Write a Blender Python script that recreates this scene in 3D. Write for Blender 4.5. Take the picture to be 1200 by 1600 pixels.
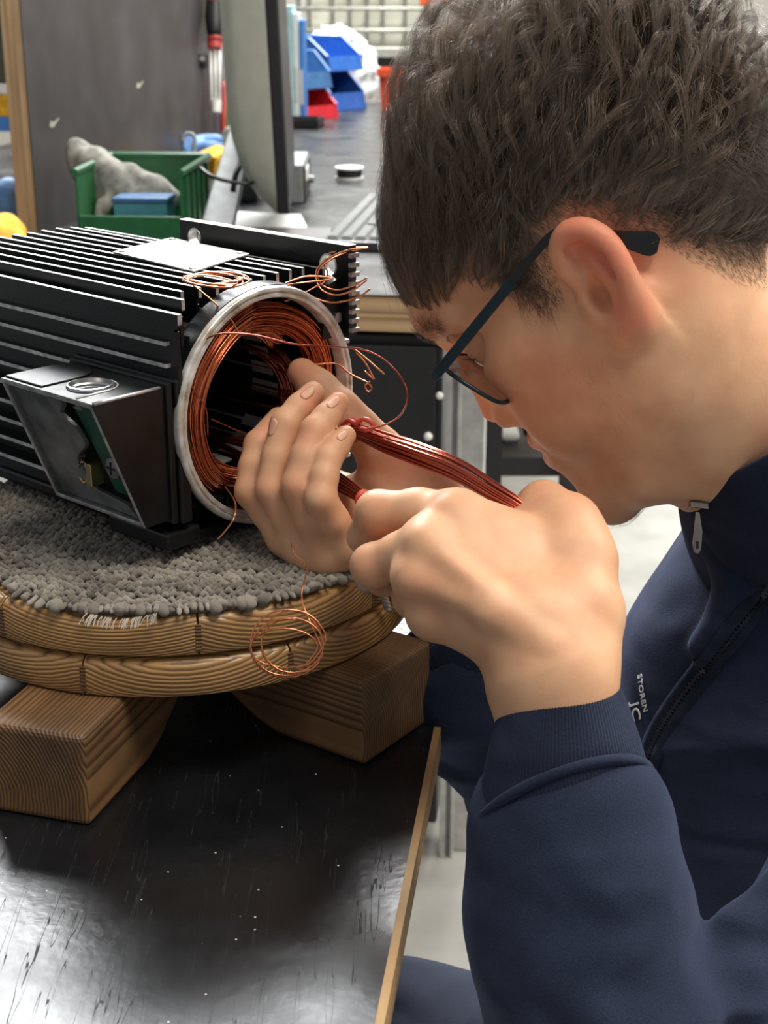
import bpy, bmesh, math, random
import numpy as np
from mathutils import Vector, Matrix, noise

for o in list(bpy.data.objects): bpy.data.objects.remove(o)
S = bpy.context.scene
COL = S.collection
rnd = random.Random(7)
PI = math.pi

# ---------------------------------------------------------------- camera
FPX, PITCH, CAMZ = 2300.0, math.radians(20), 1.31
C0 = np.array([0, 0, CAMZ])
CR = np.array([1.0, 0, 0]); CF = np.array([0, math.cos(PITCH), -math.sin(PITCH)]); CU = np.array([0, math.sin(PITCH), math.cos(PITCH)])
cam = bpy.data.cameras.new('camera'); camo = bpy.data.objects.new('camera', cam); COL.objects.link(camo)
cam.sensor_fit = 'VERTICAL'; cam.sensor_height = 32; cam.sensor_width = 24; cam.lens = 32 * FPX / 1600
camo.location = C0; camo.rotation_euler = (PI / 2 - PITCH, 0, 0)
cam.clip_start = .02; cam.clip_end = 60
cam.dof.use_dof = True; cam.dof.focus_distance = .79; cam.dof.aperture_fstop = 17
S.camera = camo

# ---------------------------------------------------------------- world, lamps, exposure
w = bpy.data.worlds.new('workshop_ambient'); S.world = w; w.use_nodes = True
w.node_tree.nodes['Background'].inputs[0].default_value = (.93, .96, 1, 1)
w.node_tree.nodes['Background'].inputs[1].default_value = .34
S.view_settings.view_transform = 'Standard'; S.view_settings.look = 'None'
S.view_settings.exposure = 0.0; S.view_settings.gamma = 1; S.view_settings.use_curve_mapping = False

def area(name, loc, target, sx, sy, power, col=(1, 1, 1)):
    l = bpy.data.lights.new(name, 'AREA'); l.shape = 'RECTANGLE'; l.size = sx; l.size_y = sy; l.energy = power; l.color = col
    o = bpy.data.objects.new(name, l); COL.objects.link(o); o.location = loc
    o.rotation_euler = (Vector(target) - Vector(loc)).to_track_quat('-Z', 'Y').to_euler()
    return o
# high windows along the hall's far and left side, a warm hall lamp overhead, and two added fill lights
area('skylight_far', (-.75, 4.9, 4.2), (-.3, 1.0, .9), 2.7, 1.3, 520, (.97, .99, 1))
area('back_fill_light', (.2, 6.2, 4.3), (.2, 5.6, 0), 3.0, 1.2, 480, (1, .98, .93))  # unseen light added to brighten the tank, wall and far bench
area('floor_fill_light', (1.1, 2.9, 4.2), (.9, 2.6, 0), 1.6, 1.2, 85, (1, .98, .94))  # unseen light added above to lift the floor behind the bench
area('skylight_right', (2.3, 1.7, 3.3), (.2, .7, 1.0), 1.8, 1.4, 110, (1, .95, .86))
area('hall_lamp', (.75, .15, 3.3), (.2, .75, 1.0), 1.3, .8, 50, (1, .92, .80))

# ---------------------------------------------------------------- measuring helpers: photo pixel -> point in the room
def ray(x, y): return CF + CR * (x - 600) / FPX - CU * (y - 800) / FPX
def P(x, y, d): return C0 + ray(x, y) * d
def Zp(x, y, z):
    r = ray(x, y); return C0 + r * ((z - C0[2]) / r[2])
def unit(v):
    v = np.asarray(v, float); return v / (np.linalg.norm(v) + 1e-12)

# ---------------------------------------------------------------- object helpers
def tag(o, label=None, cat=None, group=None, kind=None):
    if label: o['label'] = label
    if cat: o['category'] = cat
    if group: o['group'] = group
    if kind: o['kind'] = kind
    return o
def thing(name, loc, label, cat, group=None):
    o = bpy.data.objects.new(name, None); COL.objects.link(o); o.location = loc; o.empty_display_size = .02
    return tag(o, label, cat, group)
def origin_of(parent):
    t = Vector((0, 0, 0))
    while parent is not None: t += parent.location; parent = parent.parent
    return t
def finish(name, me, mats, parent, smooth, loc=None):
    if not isinstance(mats, (list, tuple)): mats = [mats]
    for m in mats: me.materials.append(m)
    o = bpy.data.objects.new(name, me); COL.objects.link(o)
    if parent is not None:
        o.parent = parent; sh = origin_of(parent)
    else:
        n = len(me.vertices); a = np.empty(n * 3); me.vertices.foreach_get('co', a); a = a.reshape(-1, 3)
        sh = Vector(((a[:, 0].min() + a[:, 0].max()) / 2, (a[:, 1].min() + a[:, 1].max()) / 2, a[:, 2].min()))
        o.location = sh
    me.transform(Matrix.Translation(-sh))
    if smooth: me.polygons.foreach_set('use_smooth', [True] * len(me.polygons))
    if smooth and smooth is not True:
        me.set_sharp_from_angle(angle=math.radians(smooth))
    me.update()
    return o
class MB:
    """collects shapes in room coordinates; build() links them as one mesh object"""
    def __init__(s): s.v = []; s.f = []; s.m = []
    def add(s, v, f, mi=0):
        k = len(s.v); s.v += [tuple(map(float, p)) for p in v]; s.f += [tuple(i + k for i in q) for q in f]; s.m += [mi] * len(f); return s
    def box(s, c, x, y, z, mi=0):
        """centre and three half-axis vectors"""
        c, x, y, z = map(lambda q: np.asarray(q, float), (c, x, y, z))
        v = [c + i * x + j * y + k * z for k in (-1, 1) for j in (-1, 1) for i in (-1, 1)]
        return s.add(v, [(0, 2, 3, 1), (4, 5, 7, 6), (0, 1, 5, 4), (2, 6, 7, 3), (0, 4, 6, 2), (1, 3, 7, 5)], mi)
    def prism(s, poly, off, mi=0, cap_mi=None):
        """polygon (list of points) pushed along off"""
        n = len(poly); off = np.asarray(off, float); v = [np.asarray(p, float) for p in poly]; v = v + [p + off for p in v]
        s.add(v, [(i, (i + 1) % n, n + (i + 1) % n, n + i) for i in range(n)], mi)
        k = len(s.v) - 2 * n
        s.f += [tuple(k + i for i in range(n - 1, -1, -1)), tuple(k + n + i for i in range(n))]; s.m += [mi if cap_mi is None else cap_mi] * 2
        return s
    def lathe(s, c, axis, prof, n=32, mi=0, ref=None, closed=False, caps=True):
        """profile [(along, radius)] turned about axis through c"""
        c = np.asarray(c, float); ax = unit(axis); r0 = np.asarray(ref if ref is not None else ((0, 0, 1) if abs(ax[2]) < .9 else (1, 0, 0)), float)
        e1 = unit(r0 - ax * (r0 @ ax)); e2 = np.cross(ax, e1); v = []
        for (h, r) in prof:
            for i in range(n):
                t = 2 * PI * i / n; v.append(c + ax * h + (e1 * math.cos(t) + e2 * math.sin(t)) * r)
        f = []; m = len(prof)
        for j in range(m if closed else m - 1):
            for i in range(n):
                a, b = j * n + i, j * n + (i + 1) % n; jj = ((j + 1) % m) * n
                f.append((a, b, jj + (i + 1) % n, jj + i))
        if caps and not closed: f += [tuple(range(n - 1, -1, -1)), tuple((m - 1) * n + i for i in range(n))]
        return s.add(v, f, mi)
    def tube(s, pts, r, n=6, mi=0, caps=True, flat=None):
        pts = np.asarray(pts, float); m = len(pts); r = np.broadcast_to(np.asarray(r, float), (m,))
        t = np.gradient(pts, axis=0); t /= np.linalg.norm(t, axis=1)[:, None] + 1e-12
        up = np.array([0, 0, 1.0]) if abs(t[0][2]) < .9 else np.array([1.0, 0, 0])
        e1 = unit(up - t[0] * (up @ t[0])); v = []
        for i in range(m):
            e1 = unit(e1 - t[i] * (e1 @ t[i])); e2 = np.cross(t[i], e1)
            for k in range(n):
                a = 2 * PI * k / n; v.append(pts[i] + (e1 * math.cos(a) + e2 * math.sin(a) * (flat or 1)) * r[i])
        f = [(j * n + k, j * n + (k + 1) % n, (j + 1) * n + (k + 1) % n, (j + 1) * n + k) for j in range(m - 1) for k in range(n)]
        if caps: f += [tuple(range(n - 1, -1, -1)), tuple((m - 1) * n + k for k in range(n))]
        return s.add(v, f, mi)
    def ball(s, c, r, nu=12, nv=8, mi=0):
        c = np.asarray(c, float); r = np.broadcast_to(np.asarray(r, float), (3,)); v = [c + r * (0, 0, 1)]
        for j in range(1, nv):
            a = PI * j / nv
            for i in range(nu): b = 2 * PI * i / nu; v.append(c + r * (math.sin(a) * math.cos(b), math.sin(a) * math.sin(b), math.cos(a)))
        v.append(c - r * (0, 0, 1)); f = [(0, 1 + i, 1 + (i + 1) % nu) for i in range(nu)]
        for j in range(nv - 2):
            for i in range(nu): a = 1 + j * nu; f.append((a + i, a + nu + i, a + nu + (i + 1) % nu, a + (i + 1) % nu))
        L = len(v) - 1; a = 1 + (nv - 2) * nu; f += [(L, a + (i + 1) % nu, a + i) for i in range(nu)]
        return s.add(v, f, mi)
    def build(s, name, mats, parent=None, smooth=False, bevel=0, seg=2):
        me = bpy.data.meshes.new(name); me.from_pydata(s.v, [], s.f)
        me.polygons.foreach_set('material_index', s.m)
        o = finish(name, me, mats, parent, smooth)
        if bevel:
            b = o.modifiers.new('bevel', 'BEVEL'); b.width = bevel; b.segments = seg; b.limit_method = 'ANGLE'; b.angle_limit = math.radians(35); b.harden_normals = False
        return o
def spline(pts, n=40):
    """Catmull-Rom through the points"""
    p = np.asarray(pts, float); p = np.vstack([2 * p[0] - p[1], p, 2 * p[-1] - p[-2]]); m = len(p) - 3; out = []
    for t in np.linspace(0, m - 1e-6, n):
        i = int(t); u = t - i; a, b, c, d = p[i:i + 4]
        out.append(.5 * (2 * b + (c - a) * u + (2 * a - 5 * b + 4 * c - d) * u * u + (3 * b - a - 3 * c + d) * u ** 3))
    return np.array(out)
def pspline(px, n=40): return spline([P(*q) for q in px], n)

# ---------------------------------------------------------------- materials
def nodes(name):
    m = bpy.data.materials.new(name); m.use_nodes = True; nt = m.node_tree; b = nt.nodes['Principled BSDF']
    return m, nt, b
def N(nt, kind, **kw):
    n = nt.nodes.new(kind)
    for k, v in kw.items():
        if k.startswith('i_'):
            key = k[2:]; key = int(key) if key.isdigit() else key.replace('_', ' ')
            n.inputs[key].default_value = v
        else: setattr(n, k, v)
    return n
def ramp(nt, fac, stops, interp='LINEAR'):
    r = N(nt, 'ShaderNodeValToRGB'); r.color_ramp.interpolation = interp; e = r.color_ramp.elements
    while len(e) > 1: e.remove(e[0])
    for i, (p, c) in enumerate(stops):
        q = e[0] if i == 0 else e.new(p)
        q.position = p; q.color = (*c, 1) if len(c) == 3 else c
    nt.links.new(fac, r.inputs[0]); return r.outputs[0]
def srgb(r, g, b):
    f = lambda c: (c / 255 / 12.92) if c / 255 <= .04045 else ((c / 255 + .055) / 1.055) ** 2.4
    return (f(r), f(g), f(b))
def bump(nt, b, h, strength=.3, dist=.001):
    n = N(nt, 'ShaderNodeBump'); n.inputs['Strength'].default_value = strength; n.inputs['Distance'].default_value = dist
    nt.links.new(h, n.inputs['Height']); nt.links.new(n.outputs[0], b.inputs['Normal']); return n
def coords(nt, scale=(1, 1, 1), rot=(0, 0, 0)):
    t = N(nt, 'ShaderNodeTexCoord'); mp = N(nt, 'ShaderNodeMapping'); mp.inputs['Scale'].default_value = scale; mp.inputs['Rotation'].default_value = rot
    nt.links.new(t.outputs['Object'], mp.inputs[0]); return mp.outputs[0]
def plain(name, col, rough=.5, metal=0, var=.12, scale=40, bmp=0, bscale=200, spec=.5, rvar=0, coat=0, col2=None):
    """one colour with a little mottling, uneven gloss and fine relief"""
    m, nt, b = nodes(name); v = coords(nt)
    nz = N(nt, 'ShaderNodeTexNoise', i_Scale=scale, i_Detail=5.0); nt.links.new(v, nz.inputs['Vector'])
    c2 = col2 or tuple(max(0, c * (1 - var * 2)) for c in col)
    c1 = tuple(min(1, c * (1 + var)) for c in col)
    nt.links.new(ramp(nt, nz.outputs[0], [(.3, c2), (.7, c1)]), b.inputs['Base Color'])
    b.inputs['Roughness'].default_value = rough; b.inputs['Metallic'].default_value = metal; b.inputs['Specular IOR Level'].default_value = spec
    b.inputs['Coat Weight'].default_value = coat
    if rvar:
        nt.links.new(ramp(nt, nz.outputs[0], [(.3, (max(.02, rough - rvar),) * 3), (.7, (min(1, rough + rvar),) * 3)]), b.inputs['Roughness'])
    if bmp:
        n2 = N(nt, 'ShaderNodeTexNoise', i_Scale=bscale, i_Detail=3.0); nt.links.new(v, n2.inputs['Vector']); bump(nt, b, n2.outputs[0], bmp, .0008)
    return m
def wood(name, light, dark, axis='X', scale=55, dist=6, rough=.5, stretch=.09, grime=(.05, .035, .02), gr_amt=.55, rot=(0, 0, 0)):
    """softwood with raised dark growth lines"""
    m, nt, b = nodes(name)
    sc = [1, 1, 1]; sc['XYZ'.index(axis)] = stretch
    v = coords(nt, tuple(sc), rot)
    nz = N(nt, 'ShaderNodeTexNoise', i_Scale=14.0, i_Detail=3.0); nt.links.new(v, nz.inputs['Vector'])
    wv = N(nt, 'ShaderNodeTexWave', wave_type='RINGS', rings_direction=axis, i_Scale=float(scale), i_Distortion=float(dist), i_Detail=2.0); wv.inputs['Detail Scale'].default_value = 1.2
    nt.links.new(v, wv.inputs['Vector'])
    base = ramp(nt, wv.outputs[0], [(0, dark), (.28, tuple(.6 * a + .4 * c for a, c in zip(light, dark))), (.6, light), (1, tuple(min(1, c * 1.12) for c in light))])
    g = N(nt, 'ShaderNodeTexNoise', i_Scale=9.0, i_Detail=6.0); nt.links.new(coords(nt), g.inputs['Vector'])
    mx = N(nt, 'ShaderNodeMix', data_type='RGBA'); nt.links.new(ramp(nt, g.outputs[0], [(.42, (0, 0, 0)), (.72, (gr_amt,) * 3)]), mx.inputs[0])
    nt.links.new(base, mx.inputs[6]); mx.inputs[7].default_value = (*grime, 1)
    nt.links.new(mx.outputs[2], b.inputs['Base Color']); b.inputs['Roughness'].default_value = rough
    bump(nt, b, wv.outputs[0], .5, .0006)
    return m

def gwood(name, light, dark, scale=105, dist=2.5, rough=.5, stretch=.07, grime=(.05, .035, .02), gr_amt=.5, attr=True, bmp=.6):
    """softwood: growth rings about the grain axis (x of the 'grain' attribute), dirt in patches"""
    m, nt, b = nodes(name)
    if attr: src = N(nt, 'ShaderNodeAttribute', attribute_name='grain').outputs['Vector']
    else: src = N(nt, 'ShaderNodeTexCoord').outputs['Object']
    mp = N(nt, 'ShaderNodeMapping'); mp.inputs['Scale'].default_value = (stretch, 1, 1); nt.links.new(src, mp.inputs[0]); v = mp.outputs[0]
    wv = N(nt, 'ShaderNodeTexWave', wave_type='RINGS', rings_direction='X', i_Scale=float(scale), i_Distortion=float(dist), i_Detail=2.0); wv.inputs['Detail Scale'].default_value = .35
    nt.links.new(v, wv.inputs['Vector'])
    base = ramp(nt, wv.outputs[0], [(0, dark), (.12, tuple(.5 * a + .5 * c for a, c in zip(light, dark))), (.35, tuple(.85 * a + .15 * c for a, c in zip(light, dark))), (.7, light), (1, tuple(min(1, c * 1.1) for c in light))])
    nb = N(nt, 'ShaderNodeTexNoise', i_Scale=60.0, i_Detail=4.0); nt.links.new(v, nb.inputs['Vector'])
    mb = N(nt, 'ShaderNodeMix', data_type='RGBA', blend_type='MULTIPLY'); mb.inputs[0].default_value = .7; nt.links.new(base, mb.inputs[6])
    nt.links.new(ramp(nt, nb.outputs[0], [(.3, (.55, .5, .45)), (.7, (1.1, 1.08, 1.05))]), mb.inputs[7])
    g = N(nt, 'ShaderNodeTexNoise', i_Scale=14.0, i_Detail=7.0); nt.links.new(src, g.inputs['Vector'])
    mx = N(nt, 'ShaderNodeMix', data_type='RGBA'); nt.links.new(ramp(nt, g.outputs[0], [(.45, (0, 0, 0)), (.72, (gr_amt,) * 3)]), mx.inputs[0])
    nt.links.new(mb.outputs[2], mx.inputs[6]); mx.inputs[7].default_value = (*grime, 1)
    nt.links.new(mx.outputs[2], b.inputs['Base Color']); b.inputs['Roughness'].default_value = rough
    bump(nt, b, wv.outputs[0], bmp, .0005)
    return m
def set_grain(o, org, gx, gy, gz, off=(0, 0, 0)):
    me = o.data; n = len(me.vertices); a = np.empty(n * 3); me.vertices.foreach_get('co', a); a = a.reshape(-1, 3)
    sh = np.array(o.location) if o.parent is None else np.array(origin_of(o.parent))
    q = a + sh - np.asarray(org); g = np.c_[q @ gx, q @ gy, q @ gz] + np.asarray(off)
    at = me.attributes.new('grain', 'FLOAT_VECTOR', 'POINT'); at.data.foreach_set('vector', g.ravel())

M = {}
M['black_paint'] = plain('black_paint', (.006, .007, .008), .34, var=.3, scale=30, bmp=.12, bscale=900, spec=.45, rvar=.08)
M['worn_glint_edge'] = plain('worn_glint_edge', (.62, .62, .6), .38, metal=.6, var=.25, scale=180)  # light grey: painted highlight on the fins, worn paint on the other edges
M['bare_alu'] = plain('bare_aluminium', (.84, .83, .78), .36, metal=.5, var=.3, scale=90, rvar=.12, col2=(.50, .44, .33))
M['dull_alu'] = plain('dull_cast_metal', (.24, .245, .245), .42, metal=.5, var=.25, scale=60, bmp=.15)
M['steel'] = plain('steel', (.6, .6, .6), .28, metal=1, var=.1)
M['brass'] = plain('brass', (.55, .42, .22), .35, metal=1, var=.1)
M['core'] = plain('core_iron', (.022, .02, .02), .5, metal=.3, var=.3, scale=120)
M['slot_liner'] = plain('slot_liner', (.30, .31, .32), .35, var=.2, scale=60)
M['green_gasket'] = plain('green_insulation', (.008, .085, .055), .4, var=.2)
M['varnish'] = plain('bore_varnish', (.06, .025, .016), .45, metal=.2, var=.3, scale=50)
def copper(name, c1, c2, rough):
    m, nt, b = nodes(name)
    a = N(nt, 'ShaderNodeAttribute', attribute_name='shade'); nt.links.new(ramp(nt, a.outputs['Fac'], [(0, c1), (1, c2)]), b.inputs['Base Color'])
    b.inputs['Metallic'].default_value = .88; b.inputs['Roughness'].default_value = rough; b.inputs['Coat Weight'].default_value = .35; b.inputs['Coat Roughness'].default_value = .12
    return m
M['copper'] = copper('enamelled_copper', (.40, .085, .032), (.80, .25, .10), .22)
M['copper_red'] = copper('red_enamelled_copper', (.42, .075, .042), (.80, .23, .14), .26)
M['copper_bright'] = copper('bright_copper_wire', (.72, .25, .11), (.9, .40, .2), .26)
M['tie'] = plain('red_wire_tie', (.72, .11, .075), .4, var=.15)
M['disc_wood'] = gwood('turntable_pine', (.52, .30, .115), (.19, .088, .03), 185, 7.0, .33, .04, (.11, .075, .04), .5)
M['beam_wood'] = gwood('beam_pine', (.25, .135, .058), (.10, .048, .019), 150, 7.0, .5, .05, (.05, .036, .025), .65)
M['edge_wood'] = gwood('bench_lipping', (.42, .27, .13), (.2, .11, .045), 60, 2, .6, .05)
M['ply'] = gwood('plywood_edge', (.50, .34, .19), (.32, .19, .09), 40, 1.5, .6, .05, (.2, .13, .07), .3)

# ---- black linoleum bench top: scuffs, scratches, dust
def lino(name, base=(.0035, .0042, .0055), rough=.27, dust=True):
    m, nt, b = nodes(name); v = coords(nt)
    n1 = N(nt, 'ShaderNodeTexNoise', i_Scale=9.0, i_Detail=8.0, i_Roughness=.62); nt.links.new(v, n1.inputs['Vector'])
    n2 = N(nt, 'ShaderNodeTexNoise', i_Scale=160.0, i_Detail=3.0); nt.links.new(v, n2.inputs['Vector'])
    def scr(rot, sc, w, lo):
        mp = coords(nt, (sc, sc * .05, 1), (0, 0, rot)); vn = N(nt, 'ShaderNodeTexNoise', i_Scale=1.0, i_Detail=2.0, i_Roughness=.4); nt.links.new(mp, vn.inputs['Vector'])
        a = N(nt, 'ShaderNodeMath', operation='SUBTRACT'); nt.links.new(vn.outputs[0], a.inputs[0]); a.inputs[1].default_value = lo
        c = N(nt, 'ShaderNodeMath', operation='ABSOLUTE'); nt.links.new(a.outputs[0], c.inputs[0])
        d = N(nt, 'ShaderNodeMath', operation='LESS_THAN'); nt.links.new(c.outputs[0], d.inputs[0]); d.inputs[1].default_value = w
        return d.outputs[0]
    s1, s2 = scr(.9, 210, .006, .63), scr(-.5, 170, .006, .66)
    ad = N(nt, 'ShaderNodeMath', operation='MAXIMUM'); nt.links.new(s1, ad.inputs[0]); nt.links.new(s2, ad.inputs[1])
    vo = N(nt, 'ShaderNodeTexVoronoi', i_Scale=130.0); nt.links.new(v, vo.inputs['Vector'])
    sp = N(nt, 'ShaderNodeMath', operation='LESS_THAN'); nt.links.new(vo.outputs['Distance'], sp.inputs[0]); sp.inputs[1].default_value = .072 if dust else 0
    gate = N(nt, 'ShaderNodeMath', operation='GREATER_THAN'); sepc = N(nt, 'ShaderNodeSeparateColor'); nt.links.new(vo.outputs['Color'], sepc.inputs[0]); nt.links.new(sepc.outputs[0], gate.inputs[0]); gate.inputs[1].default_value = .72
    spk = N(nt, 'ShaderNodeMath', operation='MULTIPLY'); nt.links.new(sp.outputs[0], spk.inputs[0]); nt.links.new(gate.outputs[0], spk.inputs[1])
    c1 = ramp(nt, n1.outputs[0], [(.35, base), (.6, tuple(k * 1.7 + .003 for k in base)), (.78, (.018, .017, .017))])
    mx = N(nt, 'ShaderNodeMix', data_type='RGBA'); nt.links.new(spk.outputs[0], mx.inputs[0]); nt.links.new(c1, mx.inputs[6]); mx.inputs[7].default_value = (.55, .53, .5, 1)
    nt.links.new(mx.outputs[2], b.inputs['Base Color'])
    rr = ramp(nt, n1.outputs[0], [(.3, (rough - .1,) * 3), (.7, (rough + .12,) * 3)])
    mr = N(nt, 'ShaderNodeMix', data_type='RGBA'); nt.links.new(ad.outputs[0], mr.inputs[0]); nt.links.new(rr, mr.inputs[6]); mr.inputs[7].default_value = (.65, .65, .65, 1)
    nt.links.new(mr.outputs[2], b.inputs['Roughness'])
    h = N(nt, 'ShaderNodeMath', operation='SUBTRACT'); nt.links.new(n2.outputs[0], h.inputs[0]); nt.links.new(ad.outputs[0], h.inputs[1])
    bump(nt, b, h.outputs[0], .25, .0006); b.inputs['Specular IOR Level'].default_value = .5
    return m
M['lino'] = lino('black_linoleum')
M['lino_back'] = lino('black_linoleum_back', rough=.3, dust=False)

# ---- setting
M['floor'] = plain('concrete_floor', (.31, .305, .28), .6, var=.12, scale=7, bmp=.1, bscale=60, rvar=.1, col2=(.235, .23, .21))
M['wall'] = plain('hall_wall', (.50, .47, .42), .8, var=.06, scale=2)
f = MB(); f.box((0, 3, -.05), (7, 0, 0), (0, 8, 0), (0, 0, .05)); tag(f.build('floor', M['floor']), 'pale grey worn concrete workshop floor', kind='structure')
f = MB(); f.box((0, 9.5, 1.6), (7, 0, 0), (0, .08, 0), (0, 0, 1.6)); tag(f.build('wall_back', M['wall']), 'beige hall wall behind the tank', kind='structure')

# ---- near workbench
TH = math.radians(7.3); E1 = np.array([math.sin(TH), math.cos(TH), 0]); E2 = np.array([math.cos(TH), -math.sin(TH), 0]); UZ = np.array([0, 0, 1.0])
BZ = .9
e0 = Zp(645, 1365, BZ)
def bench_pt(s, t, z): return e0 + E1 * s + E2 * t + UZ * (z - BZ)
wb = thing('workbench', (*bench_pt(0, -.5, 0)[:2], 0), 'black topped workbench with thin wooden edge under the turntable', 'workbench')
m = MB(); m.box(bench_pt(-.05, -.604, BZ - .002), E1 * .52, E2 * .60, UZ * .002); m.build('worktop', M['lino'], wb)
m = MB(); m.box(bench_pt(-.05, -.604, BZ - .012), E1 * .52, E2 * .60, UZ * .008); o = m.build('board', M['edge_wood'], wb); set_grain(o, e0, E1, E2, UZ, (0, .3, .4))
m = MB(); m.box(bench_pt(-.05, -.002, BZ - .0095), E1 * .52, E2 * .002, UZ * .0092); o = m.build('edge_strip', M['edge_wood'], wb); set_grain(o, e0, E1, E2, UZ, (0, .1, .2))
for s in (-.5, .4):
    for t in (-.1, -1.12):
        m = MB(); m.box(bench_pt(s, t, .44), E1 * .03, E2 * .03, UZ * .44); m.build('leg', M['black_paint'], wb, bevel=.003)

# ---- wooden turntable: two ringed discs on a cross of arched beams
TC = np.array([-.125, .838, 0.0]); TR = .1435
Z0, Z1, Z2, Z3 = .952, .974, .9755, .9985
tt = thing('wooden_turntable', (TC[0], TC[1], BZ), 'round wooden turntable of two stacked rings on arched feet', 'turntable')
def rim_segment(z0, z1, r0, r1, t0, t1, par, name, seed):
    prof = [(r0, z0), (r1 - .003, z0), (r1 - .0008, z0 + .0012), (r1, z0 + .004), (r1, z1 - .006), (r1 - .0012, z1 - .0025), (r1 - .004, z1 - .0004), (r1 - .008, z1), (r0, z1)]
    k = 12; v = []; n = len(prof)
    for i in range(k + 1):
        t = t0 + (t1 - t0) * i / k
        for r, z in prof: v.append((TC[0] + r * math.cos(t), TC[1] + r * math.sin(t), z))
    f = [(i * n + j, (i + 1) * n + j, (i + 1) * n + (j + 1) % n, i * n + (j + 1) % n) for i in range(k) for j in range(n)] + [tuple(range(n)), tuple(k * n + j for j in range(n - 1, -1, -1))]
    m = MB(); m.add(v, f); o = m.build(name, M['disc_wood'], par, smooth=40)
    tm = (t0 + t1) / 2; rr = np.array([math.cos(tm), math.sin(tm), 0]); ch = np.array([-rr[1], rr[0], 0])
    q = random.Random(seed); set_grain(o, TC + rr * .1 + UZ * z0, ch, rr, UZ, (q.uniform(-1, 1), .02 + q.uniform(-.02, .04), .035 + q.uniform(0, .04)))
    return o
for lvl, (za, zb, ph, R) in enumerate(((Z0, Z1, .55, TR), (Z2, Z3, .20, TR - .0005))):
    for i in range(8):
        a = ph + i * PI / 4; rim_segment(za, zb, .075, R, a + .004, a + PI / 4 - .004, tt, 'rim_segment', 10 * lvl + i)
    m = MB(); m.lathe((TC[0], TC[1], za), UZ, [(0, .0745), (zb - za - .0005, .0745)], 40); o = m.build('disc', M['disc_wood'], tt); set_grain(o, TC, E1, E2, UZ, (0, .02, .03))
    for i in range(8):
        a = ph + i * PI / 4; d = np.array([math.cos(a), math.sin(a), 0])
        m = MB(); m.box((TC[0] + d[0] * (R - .0145), TC[1] + d[1] * (R - .0145), (za + zb) / 2 - .001), d * .0148, np.array([-d[1], d[0], 0]) * .0016, UZ * (zb - za - .008) / 2)
        o = m.build('dowel', M['beam_wood'], tt); set_grain(o, TC, d, UZ, np.cross(d, UZ))
def beam(end, wd, par, zt, seed, under):
    end = np.asarray(end, float); d = end - TC[:2]; L = np.linalg.norm(d); d = np.array([*(d / L), 0]); s = np.array([-d[1], d[0], 0])
    prof = [(-L, 0), (-L, zt)] + [(L, zt), (L, 0), (L * .62, 0)]
    # arched underside
    for i in range(1, 14):
        t = i / 14; x = L * .62 * (1 - 2 * t); y = under * (.5 - .5 * math.cos(2 * PI * t)) ** .75; prof.append((x, y))
    prof += [(-L * .62, 0)]
    m = MB(); m.prism([np.array([TC[0], TC[1], BZ]) + d * x + UZ * y - s * wd for x, y in prof], s * 2 * wd)
    o = m.build('foot_beam', M['beam_wood'], par, bevel=.0035, seg=3); q = random.Random(seed)
    set_grain(o, TC + UZ * BZ + d * L, d, s, UZ, (0, .055 + q.uniform(-.01, .02), -.01)); return o
beam((-.1785, .662), .029, tt, Z0 - BZ, 1, .044)
beam((.0085, .742), .033, tt, Z0 - BZ - .0004, 2, .040)

# ---- grey loop-pile rug
M['wool'] = None
m_, nt, b = nodes('grey_wool'); at = N(nt, 'ShaderNodeAttribute', attribute_name='shade')
nt.links.new(ramp(nt, at.outputs['Fac'], [(0, (.075, .064, .050)), (.5, (.235, .208, .172)), (1, (.43, .395, .335))]), b.inputs['Base Color'])
b.inputs['Roughness'].default_value = .95; b.inputs['Specular IOR Level'].default_value = .15; b.inputs['Sheen Weight'].default_value = .35
nz = N(nt, 'ShaderNodeTexNoise', i_Scale=2500.0, i_Detail=2.0); nt.links.new(coords(nt), nz.inputs['Vector']); bump(nt, b, nz.outputs[0], .8, .0006); M['wool'] = m_
def set_shade(o, vals):
    at = o.data.attributes.new('shade', 'FLOAT', 'POINT'); at.data.foreach_set('value', np.asarray(vals, np.float32))
rugz = Z3 + .0002
rp = [(-160, 800), (-60, 870), (0, 905), (60, 945), (120, 960), (180, 968), (260, 972), (340, 967), (410, 953), (480, 934), (555, 912), (600, 880), (585, 820), (520, 770), (400, 720), (150, 690), (-100, 690)]
rpoly = np.array([Zp(x, y, rugz + .003)[:2] for x, y in rp])
for i in range(len(rpoly)):      # keep it on the disc
    dd = rpoly[i] - TC[:2]; l = np.linalg.norm(dd)
    if l > TR - .004: rpoly[i] = TC[:2] + dd / l * (TR - .004)
def inside(p, poly):
    c = False; n = len(poly); j = n - 1
    for i in range(n):
        if (poly[i][1] > p[1]) != (poly[j][1] > p[1]) and p[0] < (poly[j][0] - poly[i][0]) * (p[1] - poly[i][1]) / (poly[j][1] - poly[i][1]) + poly[i][0]: c = not c
        j = i
    return c
rug = thing('loop_pile_rug', (TC[0], TC[1], Z3), 'ragged grey wool loop rug lying under the motor', 'rug')
m = MB(); m.prism([(x, y, rugz) for x, y in rpoly], (0, 0, .003)); o = m.build('backing', M['wool'], rug); set_shade(o, [.25] * len(o.data.vertices))
m = MB(); sh = []; q = random.Random(3)
lo_, hi_ = rpoly.min(0), rpoly.max(0); rowd = unit([.98, .12, 0]); rown = np.array([-rowd[1], rowd[0], 0]); per = 6
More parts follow.
